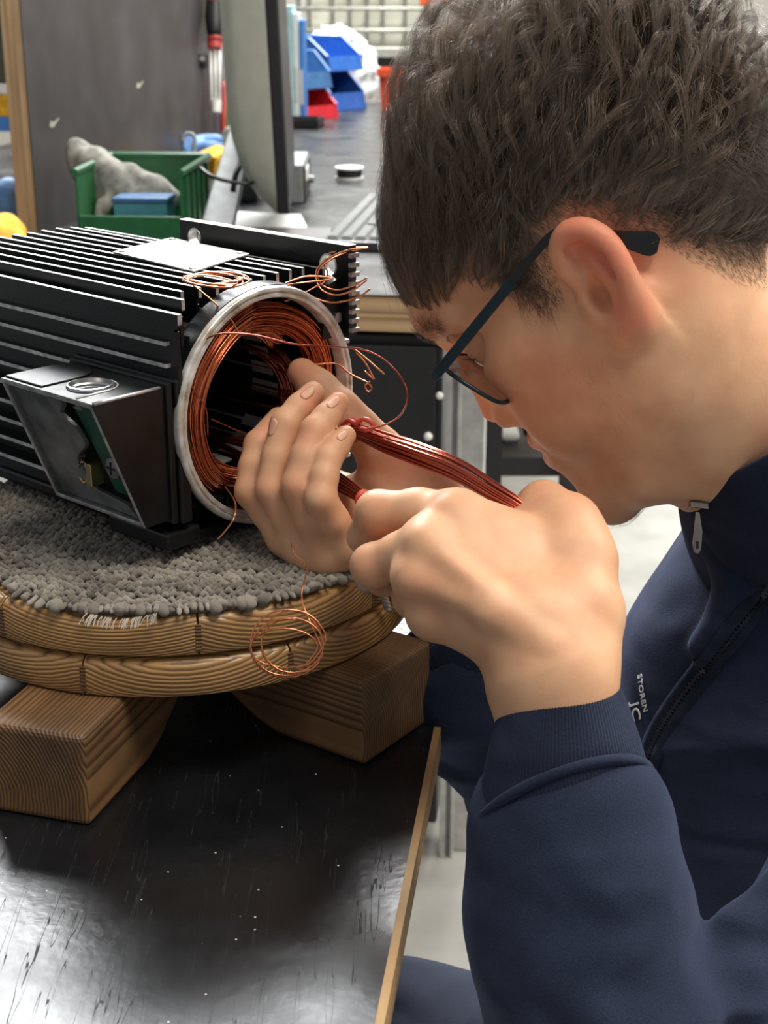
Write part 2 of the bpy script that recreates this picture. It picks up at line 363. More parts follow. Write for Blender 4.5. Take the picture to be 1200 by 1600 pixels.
for iy in range(-6, 110):
    for ix in range(-8, 110):
        pt = np.array([lo_[0], lo_[1], 0]) + rown * (iy * .0036) + rowd * ((ix + .5 * (iy % 2)) * .0040) + np.array([q.gauss(0, .0005), q.gauss(0, .0005), 0])
        if not inside(pt, rpoly): continue
        hgt = .0052 + q.gauss(0, .0008) + .0012 * noise.noise(Vector((pt[0] * 25, pt[1] * 25, 0)))
        ang = q.gauss(0, .35); dx = rowd * math.cos(ang) + rown * math.sin(ang); w_ = .0018
        pts = [pt - dx * w_ + UZ * (rugz + .001), pt - dx * w_ * .8 + rown * -.0006 + UZ * (rugz + hgt * .75), pt + UZ * (rugz + hgt) + rown * -.0009, pt + dx * w_ * .8 - rown * .0006 + UZ * (rugz + hgt * .75), pt + dx * w_ + UZ * (rugz + .001)]
        k = len(m.v); m.tube(pts, [.0012, .0016, .0018, .0016, .0012], 5, caps=False)
        base = .5 + .35 * noise.noise(Vector((pt[0] * 30, pt[1] * 60, 3))) + q.gauss(0, .13); sh += [min(1, max(0, base + .06 * (i // 5 - 2 == 0))) for i in range(len(m.v) - k)]
o = m.build('wool_loops', M['wool'], rug, smooth=True); set_shade(o, sh); o['kind'] = 'stuff'
# knotted edge tufts along the front rim, a hanging cord and the pale fringe
m = MB(); sh = []
fe = [Zp(x, y, rugz + .004) for x, y in rp[1:12]]
for p0 in spline(fe, 62):
    dd = p0[:2] - TC[:2]; l = np.linalg.norm(dd)
    if l > TR - .003: p0[:2] = TC[:2] + dd / l * (TR - .003)
    out = unit([dd[0], dd[1], 0]); r_ = .0014 + q.random() ** 2 * .0026; k = len(m.v); s_ = .001 + .006 * q.random() ** 1.5
    c = np.array([p0[0], p0[1], rugz + .0035])
    m.tube([c - out * .003 + UZ * .001, c, c + out * s_ * .6 - UZ * .0005, c + out * s_ - UZ * .0008], [r_ * .7, r_, r_ * .95, r_ * .35], 7)
    t_ = .62 + q.gauss(0, .14); sh += [t_] * (len(m.v) - k)
o = m.build('edge_tufts', M['wool'], rug, smooth=True); set_shade(o, sh); o['kind'] = 'stuff'
m = MB(); cord = spline([np.array([*Zp(560, 912, Z3 + .004)[:2], Z3 + .004]), Zp(574, 922, Z3 + .004), TC + unit([.118, -.082, 0]) * (TR + .003) + UZ * (Z3 - .002), TC + unit([.122, -.078, 0]) * (TR + .004) + UZ * (Z3 - .013), TC + unit([.125, -.074, 0]) * (TR + .0045) + UZ * (Z3 - .025)], 40)
for ph in (0, 2.1, 4.2):
    m.tube([p + np.array([math.cos(i * .9 + ph), math.sin(i * .9 + ph), .2]) * .0011 for i, p in enumerate(cord)], .0013, 5)
o = m.build('loose_cord', M['wool'], rug, smooth=True); set_shade(o, [.8] * len(o.data.vertices))
m = MB()
for i in range(60):
    t = 135 + 110 * q.random(); p0 = Zp(t, 958 + 8 * math.sin((t - 135) / 110 * PI), Z3 + .003); out = unit([p0[0] - TC[0] + q.gauss(0, .02), p0[1] - TC[1], 0])
    m.tube([p0, p0 + out * .004, p0 + out * (.006 + .004 * q.random()) - UZ * .0022], .00022, 3)
M['fibre'] = plain('pale_fibre', (.5, .46, .4), .9); o = m.build('fringe', M['fibre'], rug); o['kind'] = 'stuff'

# ================================================================ electric motor lying on its side
AZ = math.radians(48); MA = np.array([-math.sin(AZ), math.cos(AZ), 0]); MBv = np.array([-math.cos(AZ), -math.sin(AZ), 0])
MO = P(424, 636, .838)
def MT(a, b, u): return MO + MA * a + MBv * b + UZ * u
def mplane_b(x, y, b):       # photo pixel on the plane b = const, as (a, b, u)
    r = ray(x, y); n = MBv; t = ((MO + MBv * b - C0) @ n) / (r @ n); q = C0 + r * t - MO; return (q @ MA, b, q[2])
def mplane_u(x, y, u):
    r = ray(x, y); t = (MO[2] + u - C0[2]) / r[2]; q = C0 + r * t - MO; return (q @ MA, q @ MBv, u)
def mplane_a(x, y, a):
    r = ray(x, y); t = ((MO + MA * a - C0) @ MA) / (r @ MA); q = C0 + r * t - MO; return (a, q @ MBv, q[2])
mot = thing('electric_motor', (MO[0] + MA[0] * .12, MO[1] + MA[1] * .12, Z3), 'opened black finned electric motor with copper windings on the rug', 'motor')
RB = .059
m = MB(); m.lathe(MT(0, 0, 0), MA, [(.011, .0622), (.011, .0655), (.016, .0655), (.02, .061), (.03, RB), (.236, RB), (.243, RB - .004), (.243, .02)], 64, caps=False)
m.build('housing', M['black_paint'], mot, smooth=35)
m = MB(); m.lathe(MT(0, 0, 0), MA, [(.2425, .057), (.252, .055), (.262, .045), (.265, .02), (.265, .001)], 48); m.build('end_shield', M['black_paint'], mot, smooth=35)
def fin(kind, pos, tip, sgn, a0, a1, th=.00105, notch=True):
    """blade along the shaft; kind 'v' stands at b=pos, kind 'h' lies at u=pos"""
    root = math.sqrt(max(RB * RB - pos * pos, .0002)) - .003 if abs(pos) < RB - .002 else .012
    a0r = a0 + .006
    prof = [(a1, root), (a1, tip), (a0, tip), (a0, tip - .0055), (a0 + .0035, tip - .009), (a0r - .004, tip - .0095)] if notch else [(a1, root), (a1, tip), (a0, tip)]
    prof = [p for p in prof if p[1] >= root] + [(a0r - .005, root)]
    cv = (lambda a, h, o: MT(a, pos + o, sgn * h)) if kind == 'v' else (lambda a, h, o: MT(a, sgn * h, pos + o))
    m = MB(); pl = [cv(a, h, -th) for a, h in prof]; off = cv(0, 0, th) - cv(0, 0, -th)
    m.prism(pl, off)
    ax2 = MA; e = (cv(0, 1, 0) - cv(0, 0, 0)); m.box((cv(a0, tip, 0) + cv(a1, tip, 0)) / 2 + e * .00015, MA * (a1 - a0) / 2, off / 2 * 1.0, e * .00015, 1)  # pale strip puts the specular highlight of the fin's edge into its colour
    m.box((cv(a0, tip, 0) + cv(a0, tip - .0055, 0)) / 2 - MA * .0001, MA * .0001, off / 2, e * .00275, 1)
    return m.build('fin', [M['black_paint'], M['worn_glint_edge']], mot)
q = random.Random(5)
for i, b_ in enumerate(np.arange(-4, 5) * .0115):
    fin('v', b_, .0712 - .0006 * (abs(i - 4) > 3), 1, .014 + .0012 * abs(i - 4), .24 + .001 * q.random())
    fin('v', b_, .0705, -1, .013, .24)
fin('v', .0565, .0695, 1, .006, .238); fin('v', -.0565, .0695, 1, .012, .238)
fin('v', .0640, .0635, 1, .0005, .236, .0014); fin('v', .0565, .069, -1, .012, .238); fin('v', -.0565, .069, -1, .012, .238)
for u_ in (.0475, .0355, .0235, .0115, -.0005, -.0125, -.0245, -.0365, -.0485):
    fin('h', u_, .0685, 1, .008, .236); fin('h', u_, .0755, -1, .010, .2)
# bearing seat ring, machined bare
m = MB(); m.lathe(MT(0, 0, 0), MA, [(.012, .0632), (.012, .0682), (.003, .0688), (.0008, .0684), (0, .0676), (0, .0662), (.0012, .0657), (.0012, .0648), (.0002, .0645), (.0002, .0628), (.0012, .0622), (.0122, .0620)], 96, closed=True)
m.build('spigot_ring', M['bare_alu'], mot, smooth=50)
m = MB(); m.lathe(MT(0, 0, 0), MA, [(.004, .0692), (.013, .0702), (.016, .0696), (.016, .0680), (.004, .0684)], 96, closed=True); m.build('flange_lip', M['black_paint'], mot, smooth=40)
m = MB(); m.lathe(MT(0, 0, 0), MA, [(.008, .0619), (.058, .0619)], 64, caps=False); m.build('bore_wall', M['varnish'], mot, smooth=True)
# laminated stator core with slots
NS = 24; m = MB(); ring = []
for i in range(NS):
    t = 2 * PI * i / NS; w_ = 2 * PI / NS
    for (dt, r) in ((-.5, .0575), (-.30, .0575), (-.30, .0445), (-.42, .0435), (-.42, .0425), (.42, .0425), (.42, .0435), (.30, .0445), (.30, .0575)):
        ring.append((math.cos(t + dt * w_) * r, math.sin(t + dt * w_) * r))
n = len(ring); v = [MT(a, x, y) for a in (.062, .205) for x, y in ring] + [MT(.062, math.cos(2 * PI * i / n - .13) * .0618, math.sin(2 * PI * i / n - .13) * .0618) for i in range(n)]
m.add(v, [(i, (i + 1) % n, n + (i + 1) % n, n + i) for i in range(n)] + [(i, 2 * n + i, 2 * n + (i + 1) % n, (i + 1) % n) for i in range(n)])
m.build('stator_core', M['core'], mot)
m = MB(); m.lathe(MT(0, 0, 0), MA, [(.206, .0585), (.2065, .0005)], 40); m.build('rear_end_cover', M['core'], mot)
for i in range(NS):
    t = 2 * PI * i / NS + PI / NS; d = MBv * math.cos(t) + UZ * math.sin(t); s = np.cross(MA, d)
    if i % 5 == 3: continue
    m = MB(); ln = .006 + .006 * q.random(); m.box(MO + MA * (.062 - ln / 2 + .02) + d * .0440, MA * (ln / 2 + .03), s * .0036, d * .0004); m.build('slot_liner', M['slot_liner'], mot)

# ---- windings: bundles of single wires
def wires(paths, r, name, mat, par, n=5, shade=None, label=None):
    m = MB(); sh = []; qq = random.Random(len(paths) * 13 + 1)
    for pth in paths:
        k = len(m.v); m.tube(pth, r, n); s_ = qq.random(); sh += [s_] * (len(m.v) - k)
    o = m.build(name, M[mat], par, smooth=True); set_shade(o, sh)
    if label: o['label'] = label
    return o
def arc_bundle(name, key, nw, seed, mat='copper', wr=.00050, spread=(.0062, .006), jig=.0016):
    """key: rows (theta deg, radius, a) the bundle's heart runs through; wires wander about it"""
    qq = random.Random(seed); key = np.array(key, float); K = spline(key, 46); paths = []
    for w_ in range(nw):
        rr = math.sqrt(qq.random()); an = qq.random() * 2 * PI; o1, o2 = rr * math.cos(an) * spread[0], rr * math.sin(an) * spread[1]
        p1, p2, f1, f2 = qq.random() * 9, qq.random() * 9, qq.uniform(.06, .16), qq.uniform(.06, .16); pts = []
        for i, (t, r, a) in enumerate(K):
            r2 = min(r + o1 + jig * math.sin(i * f1 + p1), .0608); a2 = max(a + o2 + jig * math.sin(i * f2 + p2), .0012)
            t = math.radians(t); pts.append(MT(a2, r2 * math.cos(t), r2 * math.sin(t)))
        paths.append(pts)
    return wires(paths, wr, name, mat, mot)
arc_bundle('winding', [(125, .045, .075), (112, .050, .035), (88, .053, .016), (50, .053, .010), (10, .0545, .009), (-25, .054, .010), (-52, .052, .016), (-75, .048, .035), (-85, .045, .075)], 105, 1, spread=(.0078, .007))
arc_bundle('winding', [(40, .044, .08), (52, .047, .040), (75, .048, .022), (100, .050, .016), (128, .052, .012), (155, .053, .012), (180, .052, .016), (200, .049, .035), (206, .045, .08)], 96, 2, spread=(.0075, .007))
arc_bundle('winding', [(62, .044, .08), (70, .044, .040), (86, .043, .024), (104, .043, .018), (118, .040, .016), (126, .040, .018)], 60, 3, 'copper_bright', spread=(.0052, .005))
arc_bundle('winding', [(20, .045, .085), (14, .047, .045), (-8, .049, .030), (-32, .047, .026), (-52, .044, .030), (-66, .044, .085)], 60, 4, 'copper')
arc_bundle('winding', [(-20, .045, .085), (-30, .046, .040), (-50, .045, .021), (-72, .044, .018), (-96, .045, .022), (-108, .046, .045), (-112, .045, .085)], 60, 6, 'copper', spread=(.0055, .005))
arc_bundle('winding', [(150, .046, .085), (158, .048, .05), (185, .050, .034), (215, .049, .034), (238, .046, .05), (244, .045, .085)], 46, 7, 'copper_red')
# strands lying in the slots deeper inside
for k, t0 in enumerate((-28, -14, 0, 172, 190, 205)):
    qq = random.Random(40 + k); paths = []
    for w_ in range(12):
        t = math.radians(t0 + qq.uniform(-3.6, 3.6)); r = .0435 + qq.uniform(0, .003)
        paths.append([MT(a, r * math.cos(t + .01 * math.sin(a * 60)), r * math.sin(t)) for a in np.linspace(.02, .2, 8)])
    wires(paths, .00045, 'slot_strands', 'copper_red', mot)

# ---- nameplate on the top fins
pl = [mplane_u(x, y, .0718) for x, y in ((176, 395), (267, 373), (390, 398), (303, 426))]
m_, nt, b = nodes('worn_nameplate'); v = coords(nt, (1, 1, 1))
n1 = N(nt, 'ShaderNodeTexNoise', i_Scale=160.0, i_Detail=6.0); nt.links.new(v, n1.inputs['Vector'])
nt.links.new(ramp(nt, n1.outputs[0], [(.35, (.10, .10, .09)), (.5, (.27, .265, .24)), (.65, (.45, .44, .41))]), b.inputs['Base Color']); b.inputs['Metallic'].default_value = .35
b.inputs['Roughness'].default_value = .6; bump(nt, b, n1.outputs[0], .4, .0004); M['plate'] = m_
m = MB(); m.prism([MT(*p) for p in pl], UZ * .0008); npl = m.build('nameplate', M['plate'], mot)
cc = np.mean([MT(*p) for p in pl], axis=0)
for p in pl:
    c = MT(*p) * .86 + cc * .14; m = MB(); m.lathe(c, UZ, [(.0006, .0022), (.0014, .002), (.0019, .0009)], 10); m.build('rivet', M['steel'], npl, smooth=True)

# ---- foot rails on the far side
for sg in (1,):
    a0, a1, ub, ut, bb_ = -.002, .147, .030, .0835, -.066
    hole = [(.133, .0735, .0055), (.0145, .0705, .0062)]
    # plate with real holes, cut as a strip mesh
    m = MB(); bm_ = .0065
    outer = [(a0, ub), (a1, ub), (a1, ut), (a0, ut)]
    xs = sorted({a0, a1, *[h[0] + s * h[2] * 1.25 for h in hole for s in (-1, 1)]}); ys = [ub, .0625, ut - .0008]
    def cell(x0, x1, y0, y1, hl):
        for bq, flip in ((bb_ + bm_ / 2, 0), (bb_ - bm_ / 2, 1)):
            if hl is None: q4 = [MT(x, bq, y) for x, y in ((x0, y0), (x1, y0), (x1, y1), (x0, y1))]; m.add(q4, [(0, 1, 2, 3)]); continue
            hx, hy, hr = hl; k = 24; inn = [(hx + hr * math.cos(2 * PI * i / k), hy + hr * math.sin(2 * PI * i / k)) for i in range(k)]; out = []
            for i in range(k):
                c_, s_ = math.cos(2 * PI * i / k), math.sin(2 * PI * i / k); t = min(((x1 if c_ > 0 else x0) - hx) / c_ if abs(c_) > 1e-6 else 9, ((y1 if s_ > 0 else y0) - hy) / s_ if abs(s_) > 1e-6 else 9); out.append((hx + c_ * t, hy + s_ * t))
            m.add([MT(x, bq, y) for x, y in inn + out], [(i, (i + 1) % k, k + (i + 1) % k, k + i) for i in range(k)])
    for i in range(len(xs) - 1):
        hl = next((h for h in hole if xs[i] < h[0] < xs[i + 1]), None)
        if hl is None: cell(xs[i], xs[i + 1], ub, ut, None)
        else: cell(xs[i], xs[i + 1], ub, hl[1] - hl[2] * 1.25, None); cell(xs[i], xs[i + 1], hl[1] - hl[2] * 1.25, ut, hl)
    k = 4; pv = [MT(x, bb_ + s * bm_ / 2, y) for s in (1, -1) for x, y in outer]; m.add(pv, [(i, (i + 1) % 4, 4 + (i + 1) % 4, 4 + i) for i in range(4)])
    m.box(MT((a0 + a1) / 2, bb_, ut + .0002), MA * (a1 - a0) / 2, MBv * bm_ / 2, UZ * .0002, 1)
    ft = m.build('foot_rail', [M['black_paint'], M['bare_alu']], mot)
    for hx, hy, hr in hole:
        m = MB(); m.lathe(MT(hx, bb_, hy), MBv, [(-bm_ / 2, hr), (bm_ / 2 + .0004, hr), (bm_ / 2 + .0004, hr * 1.12), (bm_ / 2, hr * 1.15)], 24, caps=False); m.build('hole_lining', M['worn_glint_edge'], ft, smooth=40)
    for i in range(9):       # toothed front end
        m = MB(); m.box(MT(a0 - .0012, bb_, .034 + i * .0055), MA * .0014, MBv * bm_ * .5, UZ * .0012); m.build('tooth', M['worn_glint_edge'], ft)
    m = MB(); m.prism([MT(.004, bb_, .03), MT(.004, bb_ + .02, .03), MT(.004, bb_ + .014, .062), MT(.004, bb_, .066)], MA * .01); m.build('foot_gusset', M['black_paint'], ft)
    m = MB(); m.lathe(MT(.003, bb_ + .008, .042), MA, [(-.0012, .003), (.001, .003)], 16); m.build('gusset_bolt', M['steel'], ft)
m = MB(); m.box(MT(.10, .030, -.0665), MA * .092, MBv * .03, UZ * .004); m.build('base_pad', M['black_paint'], mot, bevel=.002)
m = MB(); m.box(MT(.03, .065, -.0625), MA * .026, MBv * .012, UZ * .005); m.build('lug', M['black_paint'], mot, bevel=.0015)
m = MB(); m.box(MT(.012, .066, -.052), MA * .004, MBv * .004, UZ * .0007); m.build('chip_mark', M['worn_glint_edge'], mot)

# ---- terminal box, lid off
A0, A1 = .006, .0865
tb = MB(); wl = .0032
top = lambda b: .0255 + (.072 - b) * .02
fb = lambda u: .1205 + (u - .0255) * (.1205 - .0900) / (.0255 + .0505)        # slanted mouth
UB, UT_ = -.0505, .0255
def ring4(a_in, inset, b_back=None):
    out = []
    for a, u in ((A0 + inset, UB + inset), (A1 - inset, UB + inset), (A1 - inset, UT_ - inset), (A0 + inset, UT_ - inset)):
        out.append((a, b_back if b_back is not None else fb(u), u))
    return out
R0, R1, R2, R3 = ring4(0, 0, .060), ring4(0, 0), ring4(0, wl), ring4(0, wl, .074)
v = [MT(*p) for p in R0 + R1 + R2 + R3]; f = []
for k in range(3):
    for i in range(4): f.append((k * 4 + i, k * 4 + (i + 1) % 4, k * 4 + 4 + (i + 1) % 4, k * 4 + 4 + i))
f += [(12, 13, 14, 15), (3, 2, 1, 0)]; mm = [0] * 4 + [1] * 4 + [2] * 5 + [0]
tb.add(v, f); tb.m = mm
box = tb.build('terminal_box', [M['black_paint'], M['worn_glint_edge'], M['dull_alu']], mot)
hc = mplane_u(141, 604, UT_); cm = MB(); cm.lathe(MT(hc[0], hc[1], UT_), UZ, [(-.012, .0113), (.012, .0113)], 40); cut = cm.build('cutter', M['core']); bmo = box.modifiers.new('hole', 'BOOLEAN'); bmo.object = cut; bmo.operation = 'DIFFERENCE'; bmo.solver = 'EXACT'
bpy.context.view_layer.update(); nm_ = bpy.data.meshes.new_from_object(box.evaluated_get(bpy.context.evaluated_depsgraph_get())); box.modifiers.clear(); box.data = nm_; bpy.data.objects.remove(cut)
bv = box.modifiers.new('bevel', 'BEVEL'); bv.width = .0009; bv.segments = 2; bv.limit_method = 'ANGLE'; bv.angle_limit = math.radians(40)
m = MB()                       # gasket line and mounting collar behind the box
m.box(MT((A0 + A1) / 2, .0705, (UB + UT_) / 2), MA * ((A1 - A0) / 2 + .0022), MBv * .0022, UZ * ((UT_ - UB) / 2 + .0022)); m.build('gasket', M['black_paint'], box, bevel=.001)
m = MB(); m.box(MT((A0 + A1) / 2, .0635, (UB + UT_) / 2), MA * ((A1 - A0) / 2 + .004), MBv * .004, UZ * ((UT_ - UB) / 2 + .003)); m.build('mounting_collar', M['black_paint'], box, bevel=.0015)
# threaded cable entry on top
m = MB(); prof = []
for i in range(6): prof += [(-.0005 - i * .0016, .0112), (-.0013 - i * .0016, .0103)]
m.lathe(MT(hc[0], hc[1], UT_), UZ, [(.0002, .0128), (.0016, .0124), (.0018, .0114)] + prof + [(-.0105, .0101)], 40, caps=False); m.build('cable_entry_thread', M['steel'], box, smooth=40)
# D-shaped pads pressed into the top
def dpad(ac, bc, r, ext, name):
    pts = []
    for i in range(15):
        t = -PI / 2 + PI * i / 14; pts.append((ac - r * math.sin(t), bc - r * math.cos(t) * 1.05))
    pts = [(ac + r, bc + ext)] + pts + [(ac - r, bc + ext)]
    m = MB(); m.prism([MT(a, b, UT_ - .0002) for a, b in pts], UZ * .0013); return m.build(name, M['black_paint'], box, bevel=.0006)
dpad(A1 - .0175, .092, .0165, .0255, 'pressed_pad')
m = MB(); m.tube([MT(a, b, UT_ + .0002) for a, b in [(hc[0] + .0145 * math.cos(t), hc[1] - .0145 * math.sin(t)) for t in np.linspace(-.2, PI + .2, 20)] + [(hc[0] - .0145, .1185)]], .0006, 5); m.build('pressed_rim', M['worn_glint_edge'], box, smooth=True)
# bright worn corner
m = MB(); m.tube([MT(A0 + .0006, b, UT_ - .0003) for b in (.075, .09, .105, .1185)], [.0009, .0011, .0010, .0013], 6); m.build('worn_corner', M['worn_glint_edge'], box, smooth=True)
# inner plate with a wavy cut edge, showing the dark connection chamber to the right
def bmouth(u, dep): return fb(u) - dep
def uvm(s, t):      # s along a (0 right .. 1 left), t down (0 top .. 1 bottom) in the mouth
    return A0 + wl + s * (A1 - A0 - 2 * wl), UT_ - wl - t * (UT_ - UB - 2 * wl)
wave = [(.40, 0), (.43, .08), (.50, .16), (.40, .24), (.36, .34), (.37, .42), (.47, .50), (.55, .58), (.54, .70), (.52, .82), (.35, .86), (.12, .90), (0, .93)]
edge = spline([(s, t, 0) for s, t in wave], 40)[:, :2]
poly = [(1, 0)] + [tuple(e) for e in edge] + [(0, 1), (1, 1)]
m = MB(); pts = []
for s, t in poly: a, u = uvm(s, t); pts.append(MT(a, bmouth(u, .0035), u))
m.prism(pts, -MBv * .0035); m.build('inner_plate', M['dull_alu'], box, bevel=.0006)
m = MB(); pts = []
for s, t in ((.40, .02), (.02, .02), (.02, .86), (.34, .84), (.36, .45)): a, u = uvm(s, t); pts.append(MT(a, bmouth(u, .0085), u))
m.prism(pts, -MBv * .004); m.build('insulation_block', M['green_gasket'], box, bevel=.0008)
a, u = uvm(.19, .58); c = MT(a, bmouth(u, .0083), u)
m = MB(); m.lathe(c, MBv, [(0, .0062), (.0016, .0062), (.0026, .0045), (.003, .001)], 20); sc = m.build('earth_screw', M['dull_alu'], box, smooth=40)
for d in (MA, UZ): m = MB(); m.box(c + MBv * .003, d * .0035, np.cross(MBv, d) * .0005, MBv * .0004); m.build('screw_slot', M['core'], sc)
a, u = uvm(.42, .68); c = MT(a, bmouth(u, .0045), u)
m = MB(); m.box(c, MA * .0022, UZ * .0065, MBv * .0045); m.build('terminal_clip', M['brass'], box, bevel=.0006)
m = MB(); m.tube([c + MA * (.006 + .004 * math.cos(t)) + UZ * .006 * math.sin(t) + MBv * .003 for t in np.linspace(.4, 2 * PI - .6, 16)], .0009, 6); m.build('clip_loop', M['brass'], box, smooth=True)
a, u = uvm(.10, .955); m = MB(); m.prism([MT(a + x, bmouth(u + y, .0032), u + y) for x, y in ((-.004, -.003), (.009, -.001), (.001, .005))], MBv * .0008); m.build('embossed_arrow', M['dull_alu'], box)
def flat_text(name, body, origin, ex, ey, size, mat, par, depth=.0003):
    cu = bpy.data.curves.new(name, 'FONT'); cu.body = body; cu.size = size; cu.extrude = depth; cu.align_x = 'CENTER'; cu.align_y = 'CENTER'
    t = bpy.data.objects.new(name, cu); COL.objects.link(t); dg = bpy.context.evaluated_depsgraph_get(); me = bpy.data.meshes.new_from_object(t.evaluated_get(dg)); bpy.data.objects.remove(t)
    ez = np.cross(ex, ey); Mx = Matrix(((ex[0], ey[0], ez[0], origin[0]), (ex[1], ey[1], ez[1], origin[1]), (ex[2], ey[2], ez[2], origin[2]), (0, 0, 0, 1))); me.transform(Mx); me.materials.clear()
    return finish(name, me, mat, par, False)
a, u = uvm(.53, .56)
flat_text('cast_number', '8/3', MT(a - .004, bmouth(u, .0030), u), unit(UZ * -1 + MBv * .4), unit(MA * -1), .006, M['core'], box)

# ---- loose winding leads (each one moves with the motor)
def loops(c, ex, ey, r, n, turns, seed, jit=.25, tail=None, tail0=None):
    qq = random.Random(seed); pts = [np.asarray(t) for t in (tail0 or [])]; k = 14
    for i in range(turns * k):
        t = 2 * PI * i / k; j = i // k; rr = r * (1 + jit * math.sin(t * .37 + j * 1.7)); e = .8 + .25 * math.sin(j * 2.3)
        pts.append(np.asarray(c) + ex * (rr * math.cos(t + .4 * j) + r * .13 * math.sin(j * 1.9)) + ey * (rr * e * math.sin(t + .4 * j) + r * .1 * math.cos(j * 2.7)) + np.cross(ex, ey) * (.0008 * math.sin(t * 1.3 + j)))
    pts += [np.asarray(t) for t in (tail or [])]
    return spline(pts, n)
ex = MA; ey = MBv; cc = MT(*mplane_u(335, 437, .0755))
wires([loops(cc, unit(MA - .2 * MBv), unit(MBv + .2 * MA), .0175, 150, 5, 3, .12, [P(352, 487, .80), P(368, 512, .802), P(377, 523, .81)])], .00055, 'lead_coil', 'copper_bright', mot)
W = [
 [(310, 545, .795), (322, 530, .79), (350, 521, .785), (400, 524, .79), (460, 538, .80), (520, 542, .82), (566, 546, .84), (600, 562, .84), (628, 592, .83), (637, 620, .825), (626, 648, .815), (600, 664, .81), (565, 671, .805)],
 [(445, 471, .835), (468, 462, .845), (490, 450, .85), (508, 440, .852), (512, 425, .853), (506, 412, .853), (520, 400, .852), (548, 390, .845), (575, 388, .835)],
 [(480, 462, .85), (520, 473, .85), (560, 464, .845), (578, 452, .84)],
 [(514, 396, .86), (545, 388, .86), (575, 387, .855), (545, 393, .855), (513, 408, .852), (497, 425, .85), (503, 445, .85), (528, 453, .85), (556, 444, .85), (574, 434, .848)],
 [(512, 402, .852), (494, 424, .85), (500, 450, .848), (524, 461, .847), (552, 453, .847), (573, 438, .847)],
 [(445, 443, .84), (480, 432, .848), (520, 435, .85), (480, 441, .847), (448, 445, .84)],
 [(486, 570, .865), (525, 568, .868), (545, 583, .866), (562, 592, .864), (574, 598, .862), (581, 606, .862), (575, 612, .862), (570, 602, .863), (578, 596, .862)],
 [(553, 545, .868), (572, 560, .865), (588, 574, .86), (600, 584, .858)], [(556, 550, .868), (570, 566, .866), (578, 580, .864), (584, 592, .862), (570, 580, .864)],
 [(292, 590, .79), (305, 612, .79), (322, 640, .795), (325, 680, .80)],
 [(330, 655, .82), (360, 668, .83), (400, 686, .84)],
 [(352, 760, .825), (367, 785, .80), (366, 808, .787), (355, 826, .786), (340, 843, .786)],
]
for i, pth in enumerate(W): wires([pspline(pth, 60)], .00055 if i not in (9, 10) else .00042, 'lead_wire', 'copper_red' if i in (0, 9, 10) else 'copper_bright', mot)
# lead that runs down over the rug to a coil hanging in front of the turntable's rim
hang = P(450, 1008, .725)
tl0 = [P(455, 850, .775), P(462, 868, .77), P(480, 885, .765), P(474, 915, .745), P(473, 945, .732)]
wires([loops(hang, CR, -CU, .0168, 170, 5, 9, .10, tail0=tl0)], .00045, 'hanging_lead_coil', 'copper_bright', mot)

# ================================================================ smooth-blended bodies: distance field -> mesh
class Prim:
    def __init__(s, kind, k, sub=False, **p):
        s.kind, s.k, s.sub, s.grp = kind, k, sub, None; s.__dict__.update(p)
    def d(s, X):
        if s.kind == 'cap':
            ab = s.b - s.a; L = ab @ ab
            t = np.clip(((X - s.a) @ ab) / (L + 1e-12), 0, 1); return np.linalg.norm(X - s.a - t[:, None] * ab, axis=1) - (s.ra + (s.rb - s.ra) * t)
        q = (X - s.a) @ s.R; k0 = np.linalg.norm(q / s.r, axis=1); k1 = np.linalg.norm(q / s.r ** 2, axis=1) + 1e-9
        return k0 * (k0 - 1) / k1
    def bound(s):
        if s.kind == 'cap': return (s.a + s.b) / 2, np.linalg.norm(s.b - s.a) / 2 + max(s.ra, s.rb)
        return s.a, s.r.max()
def cap(a, b, ra, rb, k=.008, sub=False): return Prim('cap', k, sub, a=np.asarray(a, float), b=np.asarray(b, float), ra=ra, rb=rb)
def chain(rows, k=.008, sub=False):
    """rows of (point, radius)"""
    return [cap(rows[i][0], rows[i + 1][0], rows[i][1], rows[i + 1][1], k, sub) for i in range(len(rows) - 1)]
def pchain(rows, k=.008):
    """rows of (px, py, depth, radius)"""
    return chain([(P(x, y, d), r) for x, y, d, r in rows], k)
def ell(a, r, R=np.eye(3), k=.008, sub=False): return Prim('ell', k, sub, a=np.asarray(a, float), r=np.asarray(r, float), R=np.asarray(R, float))
def field(prims, X, disp=None):
    d = np.full(len(X), 1.0); G = {}
    for p in prims:
        e = p.d(X); k = p.k
        if p.grp:
            g = G.get(p.grp)
            if g is None: G[p.grp] = e
            else: h = np.clip(.5 + .5 * (e - g) / k, 0, 1); G[p.grp] = e + (g - e) * h - k * h * (1 - h)
            continue
        if p.sub:
            h = np.clip(.5 - .5 * (d + e) / k, 0, 1); d = d + (-e - d) * h + k * h * (1 - h)
        else:
            h = np.clip(.5 + .5 * (e - d) / k, 0, 1); d = e + (d - e) * h - k * h * (1 - h)
    if G:        # fingers: creases between neighbours, soft webs to the palm
        fd = None
        for g in G.values():
            if fd is None: fd = g
            else: k = .0016; h = np.clip(.5 + .5 * (g - fd) / k, 0, 1); fd = g + (fd - g) * h - k * h * (1 - h)
        k = .007; h = np.clip(.5 + .5 * (fd - d) / k, 0, 1); d = fd + (d - fd) * h - k * h * (1 - h)
    if disp is not None: d = d + disp(X)
    return d
def grp(name, prims):
    for p in prims: p.grp = name
    return prims
